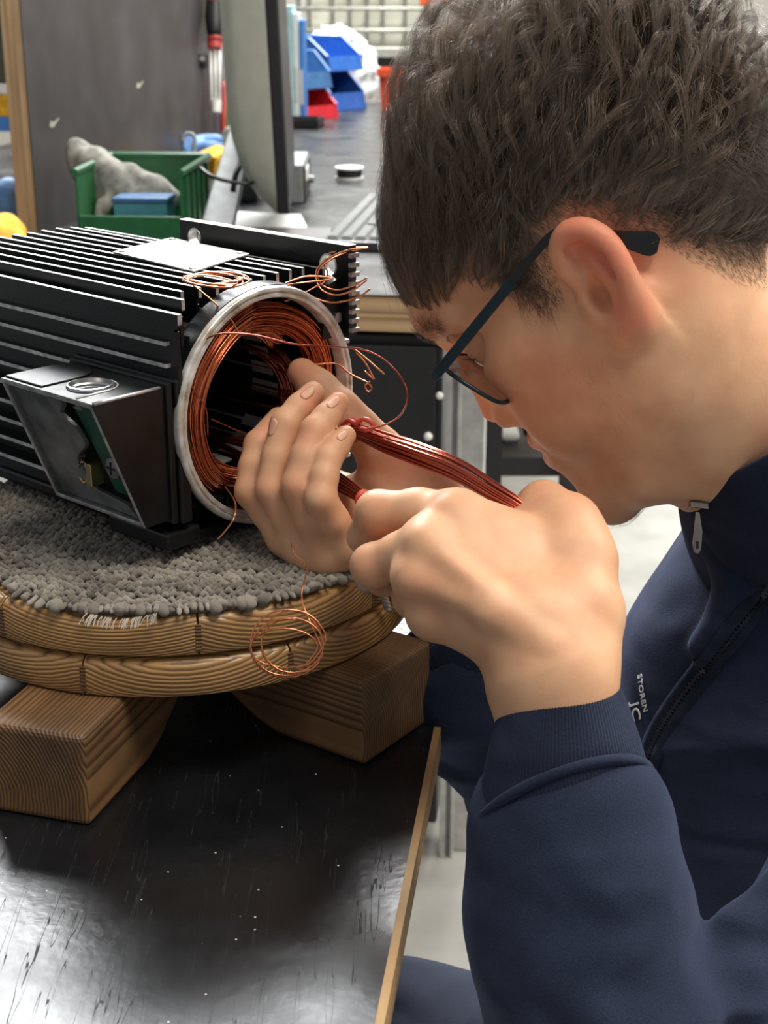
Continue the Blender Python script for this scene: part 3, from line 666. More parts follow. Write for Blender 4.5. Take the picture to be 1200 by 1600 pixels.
def sdf_mesh(prims, h, disp=None, B=20, pad=.004):
    bs = [p.bound() for p in prims if not p.sub]
    lo = np.min([c - r for c, r in bs], axis=0) - pad - h * 2; hi = np.max([c + r for c, r in bs], axis=0) + pad + h * 2
    nb = np.ceil((hi - lo) / (B * h)).astype(int); NN = nb * B + 4
    I = np.stack(np.meshgrid(*[np.arange(n) for n in nb], indexing='ij'), -1).reshape(-1, 3)
    ctr = lo + (I + .5) * B * h; dc = field(prims, ctr); half = B * h * .87
    act = I[np.abs(dc) < half * 1.7 + .008]
    bc = np.array([p.bound()[0] for p in prims]); br = np.array([p.bound()[1] for p in prims]); pk = np.array([p.k for p in prims])
    ar = np.arange(-1, B + 1); G = np.stack(np.meshgrid(ar, ar, ar, indexing='ij'), -1).reshape(-1, 3)
    KV, VP, QK = [], [], []; n1 = B + 2; nc = B + 1
    corner = [(i, j, k) for i in (0, 1) for j in (0, 1) for k in (0, 1)]
    edges = [(a, b) for a in range(8) for b in range(a + 1, 8) if sum(abs(corner[a][t] - corner[b][t]) for t in range(3)) == 1]
    key = lambda g: ((g[:, 0] + 2) * NN[1] + g[:, 1] + 2) * NN[2] + g[:, 2] + 2
    for blk in act:
        c = lo + (blk + .5) * B * h; use = np.linalg.norm(bc - c, axis=1) - br < half * 1.15 + 2 * pk + .014
        if not use.any(): continue
        g0 = blk * B; X = lo + (G + g0) * h
        V = field([p for p, u in zip(prims, use) if u], X, disp).reshape(n1, n1, n1)
        if V.min() > 0 or V.max() < 0: continue
        cs = np.stack([V[i:i + nc, j:j + nc, k:k + nc] for i, j, k in corner], -1).reshape(-1, 8); neg = cs < 0
        mix = np.nonzero(neg.any(1) & ~neg.all(1))[0]
        if len(mix) == 0: continue
        cv = cs[mix]; acc = np.zeros((len(mix), 3)); cnt = np.zeros(len(mix))
        for a, b in edges:
            s_ = (cv[:, a] < 0) != (cv[:, b] < 0); t = cv[:, a] / (cv[:, a] - cv[:, b] + 1e-20); t = np.clip(t, 0, 1)
            pt = np.array(corner[a])[None] + t[:, None] * (np.array(corner[b]) - np.array(corner[a]))[None]; acc[s_] += pt[s_]; cnt[s_] += 1
        gi = np.stack(np.unravel_index(mix, (nc, nc, nc)), -1) - 1 + g0
        KV.append(key(gi)); VP.append(lo + (gi + acc / cnt[:, None]) * h)
        for ax in range(3):
            sl0 = [slice(1, n1 - 1)] * 3; sl1 = [slice(1, n1 - 1)] * 3; sl1[ax] = slice(2, n1)
            s0 = V[tuple(sl0)] < 0; s1 = V[tuple(sl1)] < 0; idx = np.argwhere(s0 != s1)
            if len(idx) == 0: continue
            flip = s0[tuple(idx.T)]; g = idx + g0; o1 = np.zeros(3, int); o2 = np.zeros(3, int); o1[(ax + 1) % 3] = 1; o2[(ax + 2) % 3] = 1
            q = np.stack([key(g - o1 - o2), key(g - o2), key(g), key(g - o1)], -1); q[~flip] = q[~flip][:, ::-1]; QK.append(q)
    KV = np.concatenate(KV); VP = np.concatenate(VP); QK = np.concatenate(QK)
    uk, first = np.unique(KV, return_index=True); VP = VP[first]; idx = np.searchsorted(uk, QK)
    ok = (idx < len(uk)).all(1); idx = idx[ok]; ok = (uk[idx] == QK[ok]).all(1); idx = idx[ok]
    return VP, idx
def relax(V, Q, it=2, lam=.5):
    n = len(V); E = np.concatenate([Q[:, [0, 1]], Q[:, [1, 2]], Q[:, [2, 3]], Q[:, [3, 0]]])
    for s in range(it * 2):
        l = lam if s % 2 == 0 else -lam * 1.04
        acc = np.zeros((n, 3)); cnt = np.bincount(E[:, 0], minlength=n) + np.bincount(E[:, 1], minlength=n)
        for c in range(3): acc[:, c] = np.bincount(E[:, 0], V[E[:, 1], c], n) + np.bincount(E[:, 1], V[E[:, 0], c], n)
        V = V + l * (acc / np.maximum(cnt, 1)[:, None] - V)
    return V
def mesh_obj(name, V, Q, mat, parent, smooth=True):
    me = bpy.data.meshes.new(name); me.vertices.add(len(V)); me.vertices.foreach_set('co', V.astype(np.float32).ravel())
    me.loops.add(Q.size); me.loops.foreach_set('vertex_index', Q.astype(np.int32).ravel()); me.polygons.add(len(Q)); me.polygons.foreach_set('loop_start', np.arange(len(Q), dtype=np.int32) * 4)
    me.update(calc_edges=True); me.validate()
    return finish(name, me, mat, parent, smooth)
def march(prims, x, y, d0=.4, d1=2.0, disp=None):
    r = ray(x, y); d = d0
    for i in range(220):
        q = C0 + r * d; e = field(prims, q[None], disp)[0]
        if e < .0004: return q
        d += max(e * .7, .0003)
        if d > d1: return None
    return q
def sines(seed, n, f0, f1, aniso=(1, 1, 1)):
    q = np.random.RandomState(seed); D = q.normal(size=(n, 3)); D /= np.linalg.norm(D, axis=1)[:, None]; D *= np.array(aniso); D *= q.uniform(f0, f1, n)[:, None]; ph = q.uniform(0, 6.28, n)
    return lambda X: np.sin(X @ D.T + ph).sum(1) / math.sqrt(n)

# ================================================================ the person
per_ = thing('person', (*P(1180, 1500, .93)[:2], 0), 'person with glasses in a navy zip jacket bending over the motor', 'person')
def cam2w(v): return CR * v[0] + CU * v[1] - CF * v[2]
HF = unit(cam2w((-.75, -.523, -.404))); HL = cam2w((-.29, -.289, .912)); HL = unit(HL - HF * (HL @ HF)); HU = np.cross(HF, HL)
HR = np.stack([HF, HL, HU], 1)
H0 = C0 + cam2w((.133, .13, -.809))
def hd(f, l, u): return H0 + HR @ (np.array([f, l, u]) * .001)
def hell(c, r, k=.01, sub=False, rot=None):
    R = HR if rot is None else HR @ np.array(Matrix.Rotation(math.radians(rot[1]), 3, rot[0])); return ell(hd(*c), np.array(r) * .001, R, k, sub)
def hcap(rows, k=.006, sub=False): return chain([(hd(*r[:3]), r[3] * .001) for r in rows], k, sub)
def head_px(x, y, l):        # photo pixel on the head's plane L = l (mm) -> (f, u) mm
    r = ray(x, y); t = ((hd(0, l, 0) - C0) @ HL) / (r @ HL); q = (C0 + r * t - H0) @ HR * 1000; return q[0], q[2]
body = []
body += [hell((-8, 0, 56), (107, 75, 82)), hell((-50, 0, 28), (62, 66, 58), .02), hell((50, 0, 56), (54, 56, 46), .02), hell((48, 0, -6), (46, 53, 54), .02)]
for s in (1, -1):
    body += [hell((60, s * 45, 2), (25, 15, 17), .014), hell((18, s * 50, -14), (46, 17, 50), .02), hell((56, s * 33, -36), (30, 22, 36), .018)]
    body += hcap([(8, s * 55, -20, 13), (14, s * 50, -60, 13), (46, s * 36, -90, 13), (76, s * 12, -99, 12)], .02)
    body += hcap([(98, 0, 38, 9), (94, s * 25, 45, 9), (78, s * 46, 36, 8)], .014)
body += [hell((81, 0, -97), (14, 20, 15), .012), hell((72, 0, -55), (26, 29, 34), .016), hell((34, 0, -84), (44, 40, 26), .02)]
for s in (1, -1):
    body += [hell((86, s * 35, 17), (16, 16, 11), .012, True)]
body += hcap([(98, 0, 28, 8), (100, 0, 8, 8), (105.5, 0, -18, 8.5)], .010)
for s in (1, -1):
    body += [hell((88, s * 12, -8), (13, 11, 24), .012)]
    body += [hell((76, s * 32, 16), (13.5, 13.5, 13.5), .004)]
    body += hcap([(100, s * 11, -25, 6.5), (96, s * 13, -26, 6)], .006)
body += hcap([(86, -22, -52, 4), (95, 0, -47, 5.2), (86, 22, -52, 4)], .006) + hcap([(85, -20, -60, 4), (92, 0, -61, 6), (85, 20, -60, 4)], .006)
body += hcap([(92, -24, -54, 1), (101, 0, -53.5, 1.2), (92, 24, -54, 1)], .004, True)
for s in (1, -1): body += [hell((103, s * 6.5, -31), (5.5, 3, 4.5), .003, True), hell((92, s * 34, 12), (4, 13, .9), .003, True)]
# near ear and its twin
def ear(s):
    hx = spline([(7, 12, 75, 3), (9, 26, 78, 3.4), (5, 37, 81, 3.9), (-5, 41.5, 84, 4.2), (-15, 36, 87, 4.3), (-20, 24, 89, 4.3), (-19, 9, 89, 4.4), (-15, -6, 87, 4.6), (-9, -16, 84, 5), (-2, -21, 80, 5.2), (3, -19, 77, 4.6)], 30)
    ah = spline([(-7, 28, 80, 2.5), (-11, 14, 82, 3.6), (-9, 0, 81, 3.6), (-4, -10, 79, 4)], 12)
    sc3 = lambda A: [(f * .88 - 1, u * .88, 74 + (l - 74) * .85, r * .92) for f, u, l, r in A]; hx, ah = sc3(hx), sc3(ah)
    out = [hell((-5, s * 76, 7), (9.5, 6.5, 21), .008), hell((-7, s * 79, 10), (10.5, 3.2, 22), .006, rot=('X', -s * 12))]
    out += [hell((0, s * 84, 2), (7, 10, 11.5), .005, True), hell((-4, s * 85, 24), (6, 6, 7.5), .005, True)]
    out += hcap([(f, s * l, u, r) for f, u, l, r in hx], .006) + hcap([(f, s * l, u, r) for f, u, l, r in ah], .006)
    out += hcap([(8, s * 74, 4, 4.5), (8, s * 75, -4, 5)], .006)
    out += [hell((1, s * 79, 0), (5.5, 10, 8), .004, True)]
    out += hcap([(-1, s * 84.5, 29, 2.4), (-9, s * 86.5, 27, 2.6), (-13, s * 88, 17, 2.6), (-13, s * 87.5, 6, 2.2)], .003, True)
    return out
ears = ear(1) + ear(-1); face = list(body); body += ears
# neck and trunk (the trunk is under the clothes)
body += pchain([(1045, 520, .80, .058), (1130, 618, .815, .050), (1215, 735, .84, .044), (1330, 880, .90, .055), (1250, 1150, .93, .07), (1230, 1500, .93, .085)], .03)
face = [p for p in body if p not in ears]
# near (left) hand, back of the hand towards us
hand_l = []
hand_l += pchain([(960, 1720, .685, .032), (872, 1150, .70, .0245), (864, 1055, .700, .0250)], .02)
hand_l += pchain([(864, 1050, .700, .0250), (898, 965, .708, .0200), (712, 806, .732, .0118)], .016)
hand_l += pchain([(864, 1040, .698, .024), (845, 980, .700, .0180), (668, 850, .716, .0122)], .016)
hand_l += pchain([(856, 1045, .698, .023), (830, 985, .702, .0170), (652, 905, .713, .0112)], .016)
hand_l += pchain([(856, 1045, .70, .022), (826, 985, .706, .0165), (676, 964, .720, .0106)], .016)
hand_l += [ell(P(775, 895, .722), (.036, .028, .012), np.stack([unit(P(900, 1000, .70) - P(680, 860, .72)), unit(np.cross(CF, unit(P(900, 1000, .70) - P(680, 860, .72)))), unit(CF)], 1), .02)]
for x, y, d, r in ((708, 800, .722, .0085), (664, 848, .706, .009), (645, 903, .704, .0085), (668, 962, .713, .008)): hand_l += [ell(P(x, y, d), (r, r, r), k=.009)]
for x, y, d in ((700, 805, .721), (665, 852, .704), (652, 903, .703)): hand_l += pchain([(x, y, d, .0035), ((x + 862) / 2, (y + 1010) / 2, d - .018, .003), (858, 1010, .678, .002)], .010)
hand_l += pchain([(900, 940, .712, .0190), (903, 880, .722, .0170), (886, 818, .735, .0130), (850, 789, .752, .0108), (822, 800, .768, .0095)], .010)
hand_l += pchain([(888, 850, .732, .013), (790, 850, .745, .013)], .02)
hand_l += grp('a', pchain([(716, 806, .732, .0116), (655, 796, .742, .0100), (590, 800, .752, .0106)], .006) + pchain([(590, 800, .752, .0106), (570, 838, .768, .0086), (596, 852, .784, .0078)], .005))
hand_l += grp('b', pchain([(676, 848, .718, .0120), (628, 866, .728, .0106), (583, 884, .738, .0108)], .005) + pchain([(583, 884, .738, .0106), (600, 902, .764, .0092), (640, 892, .782, .0082)], .005))
hand_l += grp('c', pchain([(656, 903, .715, .0112), (648, 932, .742, .0104), (660, 932, .757, .0100)], .006) + pchain([(660, 932, .757, .0098), (700, 918, .775, .0085)], .005))
hand_l += grp('d', pchain([(678, 962, .722, .0105), (676, 962, .746, .0095), (700, 950, .765, .0085)], .006))
# far (right) hand: four fingers up, thumb reaching into the bore
hand_r = []
hand_r += pchain([(970, 1380, 1.0, .034), (745, 1010, .90, .026), (690, 880, .872, .026)], .02)
hand_r += pchain([(690, 880, .872, .026), (600, 850, .845, .019), (545, 854, .804, .0102)], .014)
hand_r += pchain([(690, 870, .872, .026), (590, 845, .848, .019), (510, 866, .808, .0106)], .014)
hand_r += pchain([(690, 860, .872, .025), (570, 830, .852, .018), (481, 860, .815, .0108)], .014)
hand_r += pchain([(680, 850, .872, .024), (550, 800, .856, .017), (447, 838, .822, .0104)], .014)
hand_r += pchain([(690, 860, .872, .024), (655, 778, .865, .0185), (592, 702, .852, .0125)], .012)
hand_r += [ell(P(640, 800, .862), (.028, .030, .016), np.stack([CR, -CU, CF], 1), .02)]
hand_r += grp('t', pchain([(592, 702, .852, .0122), (560, 668, .849, .0105), (530, 640, .847, .0108), (498, 608, .851, .0098), (472, 582, .858, .0086)], .008))
hand_r += grp('e', pchain([(447, 838, .826, .0100), (418, 800, .824, .0093), (393, 768, .822, .0094)], .0025) + pchain([(393, 768, .822, .0092), (397, 730, .825, .0087), (405, 695, .830, .0086), (436, 655, .846, .0072)], .0022))
hand_r += grp('f', pchain([(481, 862, .815, .0098), (450, 808, .808, .0092), (425, 764, .804, .0092)], .0022) + pchain([(425, 764, .804, .0090), (433, 715, .806, .0087), (446, 663, .809, .0085), (468, 637, .814, .0078), (489, 614, .819, .0066)], .0022))
hand_r += grp('g', pchain([(510, 868, .808, .0096), (486, 812, .796, .0089), (465, 758, .789, .0089)], .0022) + pchain([(465, 758, .789, .0087), (477, 715, .791, .0084), (493, 673, .795, .0082), (510, 652, .800, .0075), (528, 630, .806, .0063)], .0022))
hand_r += grp('h', pchain([(545, 854, .804, .0092), (521, 812, .790, .0085), (501, 778, .780, .0085)], .0022) + pchain([(501, 778, .780, .0083), (506, 746, .783, .0078), (513, 716, .787, .0075), (526, 699, .791, .0069), (540, 681, .796, .0058)], .0022))
allb = body + hand_l + hand_r
V, Qd = sdf_mesh(allb, .0015, B=13); V = relax(V, Qd, 1)
print('body', len(V))
m_, nt, b = nodes('skin'); at = N(nt, 'ShaderNodeAttribute', attribute_name='flush'); ap = N(nt, 'ShaderNodeAttribute', attribute_name='lip'); an_ = N(nt, 'ShaderNodeAttribute', attribute_name='nail')
v = coords(nt); n1 = N(nt, 'ShaderNodeTexNoise', i_Scale=38.0, i_Detail=5.0); nt.links.new(v, n1.inputs['Vector']); n2 = N(nt, 'ShaderNodeTexNoise', i_Scale=700.0, i_Detail=3.0); nt.links.new(v, n2.inputs['Vector'])
c0 = ramp(nt, n1.outputs[0], [(.3, srgb(206, 153, 118)), (.7, srgb(225, 178, 141))])
def mixc(fac, a, col):
    x = N(nt, 'ShaderNodeMix', data_type='RGBA'); nt.links.new(fac, x.inputs[0]); nt.links.new(a, x.inputs[6]); x.inputs[7].default_value = (*col, 1); return x.outputs[2]
c1 = mixc(at.outputs['Fac'], c0, srgb(224, 112, 88)); c2 = mixc(ap.outputs['Fac'], c1, srgb(196, 96, 84)); c3 = mixc(an_.outputs['Fac'], c2, srgb(228, 166, 148))
nt.links.new(c3, b.inputs['Base Color']); b.inputs['Roughness'].default_value = .52; b.inputs['Specular IOR Level'].default_value = .36
b.inputs['Subsurface Weight'].default_value = .16; b.inputs['Subsurface Radius'].default_value = (1, .35, .2); b.inputs['Subsurface Scale'].default_value = .006
bump(nt, b, n2.outputs[0], .12, .0005); M['skin'] = m_
bo = mesh_obj('body', V, Qd, M['skin'], per_)
def blob(c, r, amt): return amt * np.exp(-((np.linalg.norm(V - np.asarray(c), axis=1) / r) ** 2))
fl = blob(hd(-14, 88, 15), .020, .55) + blob(hd(-8, 85, 38), .014, .5) + blob(hd(-8, 86, -16), .013, .5) + blob(hd(-32, 66, 12), .024, .35) + blob(hd(55, 55, -10), .03, .12) + blob(hd(116, 0, -16), .014, .3) + blob(hd(40, 55, -30), .03, .08)
for x, y, d, r, a in ((488, 615, .805, .009, .45), (525, 630, .805, .008, .45), (540, 680, .805, .008, .4), (430, 665, .825, .012, .4), (448, 668, .79, .008, .25), (490, 678, .79, .008, .25), (508, 722, .795, .008, .25), (430, 765, .785, .009, .22), (466, 760, .785, .009, .2), (500, 782, .79, .009, .25), (392, 770, .80, .010, .3), (470, 580, .85, .014, .3),
                      (712, 790, .72, .016, .1), (590, 790, .74, .011, .16), (580, 880, .73, .012, .18), (655, 905, .70, .012, .14), (680, 965, .71, .010, .12), (850, 785, .745, .013, .16), (900, 815, .73, .014, .1), (640, 720, .85, .02, .35), (600, 850, .83, .02, .2)):
    fl += blob(P(x, y, d), r, a)
set_at = lambda nm, val: bo.data.attributes.new(nm, 'FLOAT', 'POINT').data.foreach_set('value', np.clip(val, 0, 1).astype(np.float32))
set_at('flush', fl)
lp = np.zeros(len(V))
for f_, l_, u_, r_ in ((99, 0, -49, 5), (96, 8, -50, 4.5), (92, 14, -52, 4.5), (97, 0, -61, 6.5), (94, 8, -61, 5.5), (90, 14, -60, 5), (96, -8, -50, 4.5), (94, -8, -61, 5.5)): lp += blob(hd(f_, l_, u_), r_ * .001, .75)
set_at('lip', lp)
nl = np.zeros(len(V)); set_at('nail', nl)
# finger nails: thin curved plates set on the tips
M['nail'] = plain('finger_nail', srgb(224, 170, 142), .3, var=.05, spec=.5)
def nail(x, y, d, tx, ty, w_, l_, zoff=0):
    c = march(allb, x, y); ax = unit(CR * tx - CU * ty); eps = .0012
    g = np.array([field(allb, (c + e)[None])[0] - field(allb, (c - e)[None])[0] for e in np.eye(3) * eps]); nrm = unit(g); ax = unit(ax - nrm * (ax @ nrm)); sd = np.cross(nrm, ax); m = MB(); vs = []; n = 7
    for j in range(n):
        for i in range(n):
            s_, t_ = i / (n - 1) * 2 - 1, j / (n - 1) * 2 - 1; wd = w_ * math.sqrt(max(.05, 1 - (abs(t_) ** 3.2) * .9)); pt = c + sd * s_ * wd + ax * t_ * l_ + nrm * .004
            e = field(allb, pt[None])[0]; gg = np.array([field(allb, (pt + q)[None])[0] - field(allb, (pt - q)[None])[0] for q in np.eye(3) * eps]); pt = pt - unit(gg) * (e - .00012 * (1 - (s_ * s_) ** 3)); vs.append(pt)
    m.add(vs, [(j * n + i, j * n + i + 1, (j + 1) * n + i + 1, (j + 1) * n + i) for j in range(n - 1) for i in range(n - 1)]); o = m.build('fingernail', M['nail'], per_, smooth=True)
    so = o.modifiers.new('thickness', 'SOLIDIFY'); so.thickness = .00025; return o
for a_ in ((481, 613, .8, .62, -.78, .0042, .0050), (520, 629, .8, .62, -.78, .0040, .0048), (534, 681, .8, .6, -.8, .0034, .0042), (425, 666, .82, .66, -.75, .0042, .0050)): nail(*a_)

# ---- eyes, brows
M['eye_white'] = plain('eye_white', (.62, .58, .55), .15, var=.03); M['dark_hair'] = plain('dark_brow_hair', (.025, .016, .011), .5)
for s in (1, -1):
    m = MB(); m.ball(hd(77, s * 32, 13.5), .0118, 16, 10); m.build('eye', M['eye_white'], per_, smooth=True)

# ================================================================ hair
def mat_hair(name, c1, c2, rough=.32):
    m, nt, b = nodes(name); at = N(nt, 'ShaderNodeAttribute', attribute_name='tone')
    nt.links.new(ramp(nt, at.outputs['Fac'], [(0, c1), (.6, tuple((a + c) / 2 for a, c in zip(c1, c2))), (1, c2)]), b.inputs['Base Color'])
    b.inputs['Roughness'].default_value = rough; b.inputs['Specular IOR Level'].default_value = .55; return m
M['hair'] = mat_hair('brown_hair', (.040, .028, .020), (.27, .195, .14)); M['hair_cap'] = plain('hair_undercoat', (.022, .015, .011), 1.0, spec=.05, var=.3, scale=150, bmp=.6, bscale=600)
HC = np.array([-8.0, 0, 56]); HRr = np.array([107.0, 75, 82])
POLY = np.array([(130, 100), (92, 90), (78, 66), (62, 58), (47, 50), (40, 30), (31, 16), (23, 16), (16, 36), (6, 47), (-10, 47), (-22, 38), (-38, 14), (-48, -10), (-58, -33), (-76, -66), (-140, -76), (-150, 200), (130, 200)], float)
def poly_sd(F, U):
    """signed distance (positive inside) to the hair outline, seen from the side"""
    p = np.stack([F, U], -1); d = np.full(len(F), 1e9); ins = np.zeros(len(F), bool); n = len(POLY)
    for i in range(n):
        a, c = POLY[i], POLY[(i + 1) % n]; ab = c - a; t = np.clip(((p - a) @ ab) / (ab @ ab), 0, 1); d = np.minimum(d, np.linalg.norm(p - a - t[:, None] * ab, axis=1))
        cond = ((a[1] > p[:, 1]) != (c[1] > p[:, 1])); xx = (c[0] - a[0]) * (p[:, 1] - a[1]) / (c[1] - a[1] + 1e-12) + a[0]; ins ^= cond & (p[:, 0] < xx)
    return np.where(ins, d, -d)
def sstep(x, a, b_): t = np.clip((x - a) / (b_ - a), 0, 1); return t * t * (3 - 2 * t)
def zone(p):
    """hair length and pile height (mm) at scalp points p (n,3)"""
    F, L, U = p.T; sd = poly_sd(F, U); front = sstep(F, 35, 78); topn = sstep(U, 62, 128); side = sstep(sd, 0, 45)
    over = np.where(F > 30, np.where(L < 22, 46, 8), 3) * sstep(F, 30, 55); ln = np.clip(np.maximum(sd, 0) * np.where(F < 15, .6, .9) + 8 + over, 8, 78)
    ht = .8 + side * (9 + 15 * sstep(-F, 35, 95) * sstep(U, -5, 60) + (29 - .36 * np.maximum(F + 5, 0)) * topn); ht = ht * (1 - front) + front * (8 + 4 * topn) * sstep(sd, -70, -5); return sd, ln, ht
crown = np.array([-72.0, -62, 98])
def scalp(dirs):
    k = 1 / np.linalg.norm(dirs / HRr, axis=1); return HC + dirs * k[:, None]
def sc_normal(p): n = (p - HC) / HRr ** 2; return n / np.linalg.norm(n, axis=1)[:, None]
rs = np.random.RandomState(11)
def roots(n, keep):
    out = []
    while sum(map(len, out)) < n:
        d = rs.normal(size=(n * 3, 3)); d /= np.linalg.norm(d, axis=1)[:, None]; p = scalp(d); out.append(p[keep(p)])
    return np.concatenate(out)[:n]
def grow(p0, ln, lay, nseg, curl, spread=.25):
    """walk over the skull away from the crown, layered at height lay"""
    p = p0.copy(); pts = []; n = len(p); ph = rs.uniform(0, 6.28, n); fr = rs.uniform(.5, 1.3, n); dev = rs.normal(0, spread, n)
    for s in range(nseg + 1):
        t = s / nseg; nm = sc_normal(p); up = lay * zone(p)[2]; h = .9 + up * sstep(np.full(n, t), 0, .45) * (1 - .22 * sstep(np.full(n, t), .65, 1.0))
        pts.append(p + nm * h[:, None])
        a = p - crown; a[:, 0] += 16 * sstep(p[:, 2], 70, 120); a[:, 1] += np.sign(p[:, 1]) * 4; a = a - nm * (a * nm).sum(1)[:, None]; a /= np.linalg.norm(a, axis=1)[:, None] + 1e-9
        sidev = np.cross(nm, a); an = dev + curl * np.sin(ph + t * 6.28 * fr); dirn = a * np.cos(an)[:, None] + sidev * np.sin(an)[:, None]
        q = p + dirn * (ln / nseg)[:, None]; d = q - HC; nz_ = 1 / np.linalg.norm(d / HRr, axis=1); p = HC + d * nz_[:, None]
    return np.stack(pts, 1)
def curves(name, P3, rad, tone, mat, parent):
    n, m, _ = P3.shape; W = (P3.reshape(-1, 3) * .001) @ HR.T + H0; hc = bpy.data.hair_curves.new(name); hc.add_curves([m] * n)
    sh = np.array(origin_of(parent)); hc.attributes['position'].data.foreach_set('vector', (W - sh).astype(np.float32).ravel())
    ra = hc.attributes.get('radius') or hc.attributes.new('radius', 'FLOAT', 'POINT'); tp = np.linspace(1, .25, m) ** .7; ra.data.foreach_set('value', (np.repeat(rad, m) * np.tile(tp, n)).astype(np.float32))
    ta = hc.attributes.new('tone', 'FLOAT', 'CURVE'); ta.data.foreach_set('value', np.clip(tone, 0, 1).astype(np.float32))
    hc.materials.append(mat); o = bpy.data.objects.new(name, hc); COL.objects.link(o); o.parent = parent; o['kind'] = 'stuff'; return o
skull = [p for p in body if not p.sub][:4] + pchain([(1045, 520, .80, .058), (1130, 618, .815, .050), (1215, 735, .84, .044)], .03)
def sgrad(X): g = np.stack([field(skull, X + v_) - field(skull, X - v_) for v_ in np.eye(3) * .001], 1); return g / (np.linalg.norm(g, axis=1)[:, None] + 1e-9)
def push_out(P3, clear):
    """lift strand points (head mm) that dip into the head"""
    X = (P3.reshape(-1, 3) * .001) @ HR.T + H0; e = field(skull, X); bad = e < clear; g = sgrad(X[bad]); X[bad] += g * (clear - e[bad])[:, None]
    return ((X - H0) @ HR * 1000).reshape(P3.shape)
# undercoat: a closed cap that follows the pile
nu, nv = 120, 90; dirs = np.array([(math.cos(a) * math.sin(e), math.sin(a) * math.sin(e), math.cos(e)) for e in np.linspace(.001, 2.5, nv) for a in np.linspace(0, 2 * PI, nu, endpoint=False)])
sp = scalp(dirs); sd, ln, ht = zone(sp); W = (sp * .001) @ HR.T + H0
for _ in range(3): e_ = field(skull, W); W = W - sgrad(W) * np.minimum(e_, 0)[:, None]
W = W + sgrad(W) * (np.where(sd > 0, np.minimum(ht * .30, (sd - 6) * .10) - .5, np.maximum(sd, -9) * .5 - .4) * .001)[:, None]; Q4 = np.array([(j * nu + i, (j + 1) * nu + i, (j + 1) * nu + (i + 1) % nu, j * nu + (i + 1) % nu) for j in range(nv - 1) for i in range(nu)])
hair = mesh_obj('hair', W, Q4, M['hair_cap'], per_); hair['label'] = 'tousled brown hair with short faded sides'
# long layered locks
def locks(ng, per, seed, clump, tone0):
    global rs; rs = np.random.RandomState(seed)
    r = roots(ng, lambda p: (poly_sd(p[:, 0], p[:, 2]) > np.where(p[:, 0] < 15, 30 * rs.rand(len(p)) + 3, 2)) & ((p[:, 1] > -25) | (rs.rand(len(p)) < .5))); sd, ln, ht = zone(r)
    lay = rs.uniform(.2, 1.15, ng); ln = ln * rs.uniform(.75, 1.2, ng); G = grow(r, ln, lay, 10, .36)
    out, tone, rad = [], [], []; gt = rs.normal(0, .2, ng) + .18 * sstep(r[:, 2], 90, 135)
    for k in range(per):
        off = rs.normal(0, 1, (ng, 3)) * np.minimum(clump, .25 + ln * .05)[:, None]; tt_ = np.linspace(0, 1, 11); shrink = (.55 + 1.1 * tt_ * (1 - tt_)) * (1 - .8 * tt_ ** 1.6)
        cut = rs.uniform(.8, 1.05, ng); wob = rs.normal(0, .5, (ng, 1, 3)) * (tt_ ** 1.5)[None, :, None] * np.minimum(ln * .03, 2.2)[:, None, None]
        out.append(G + off[:, None] * shrink[None, :, None] + wob); tone.append(np.clip(tone0 + gt + rs.normal(0, .14, ng), 0, 1)); rad.append(np.where(ln < 14, .000042, .00006) * rs.uniform(.8, 1.2, ng))
    return push_out(np.concatenate(out), .0012 + .0015 * rs.rand()), np.concatenate(rad), np.concatenate(tone)
a_, r_, t_ = locks(1500, 24, 21, 2.8, .40); curves('hair_locks', a_, r_, t_, M['hair'], hair)
# short faded hair round the ear and nape, rooted on the skin itself
def trace_side(F, U):
    X = H0 + (np.stack([F, np.full(len(F), 115.0), U], 1) * .001) @ HR.T
    for _ in range(14): X = X - HL * (field(face, X) * .95)[:, None]
    g = np.stack([field(face, X + v_) - field(face, X - v_) for v_ in np.eye(3) * .001], 1); g /= np.linalg.norm(g, axis=1)[:, None] + 1e-9
    return (X - H0) @ HR * 1000, g @ HR
rs = np.random.RandomState(5); F_ = rs.uniform(-118, 44, 110000); U_ = rs.uniform(-76, 80, 110000); sd = poly_sd(F_, U_)
ok = (sd > -6 + 22 * rs.rand(len(sd)) ** 2) & (sd < 52); F_, U_, sd = F_[ok][:45000], U_[ok][:45000], sd[ok][:45000]
p_, n_ = trace_side(F_, U_); ok = (p_[:, 1] > 20) & (poly_sd(p_[:, 0], p_[:, 2]) > -9); p_, n_, sd = p_[ok], n_[ok], sd[ok]
d_ = np.stack([-.42 + .5 * sstep(p_[:, 0], -10, 25), np.zeros(len(p_)), np.full(len(p_), -.9)], 1) + rs.normal(0, .25, (len(p_), 3)); d_ -= n_ * (d_ * n_).sum(1)[:, None]; d_ /= np.linalg.norm(d_, axis=1)[:, None]
L_ = (2.5 + np.clip(sd, 0, 52) * .30) * rs.uniform(.6, 1.3, len(p_)); lift = .10 + .1 * rs.rand(len(p_))
a_ = np.stack([p_ + d_ * (L_ * t)[:, None] + n_ * (L_ * lift * t ** .7 + .02 * np.maximum(sd, 0) * t)[:, None] for t in (0, .3, .65, 1)], 1); curves('faded_hair', a_, np.full(len(p_), .00005), rs.uniform(0, .7, len(p_)), M['hair'], hair)
# fly-away strands
a_, r_, t_ = locks(2600, 1, 33, 1, .85); a_ = a_ + rs.normal(0, 1, (len(a_), 1, 3)) * np.linspace(0, 3.0, 11)[None, :, None]; curves('flyaway_hair', a_, r_ * 1.1, t_, M['hair'], hair)
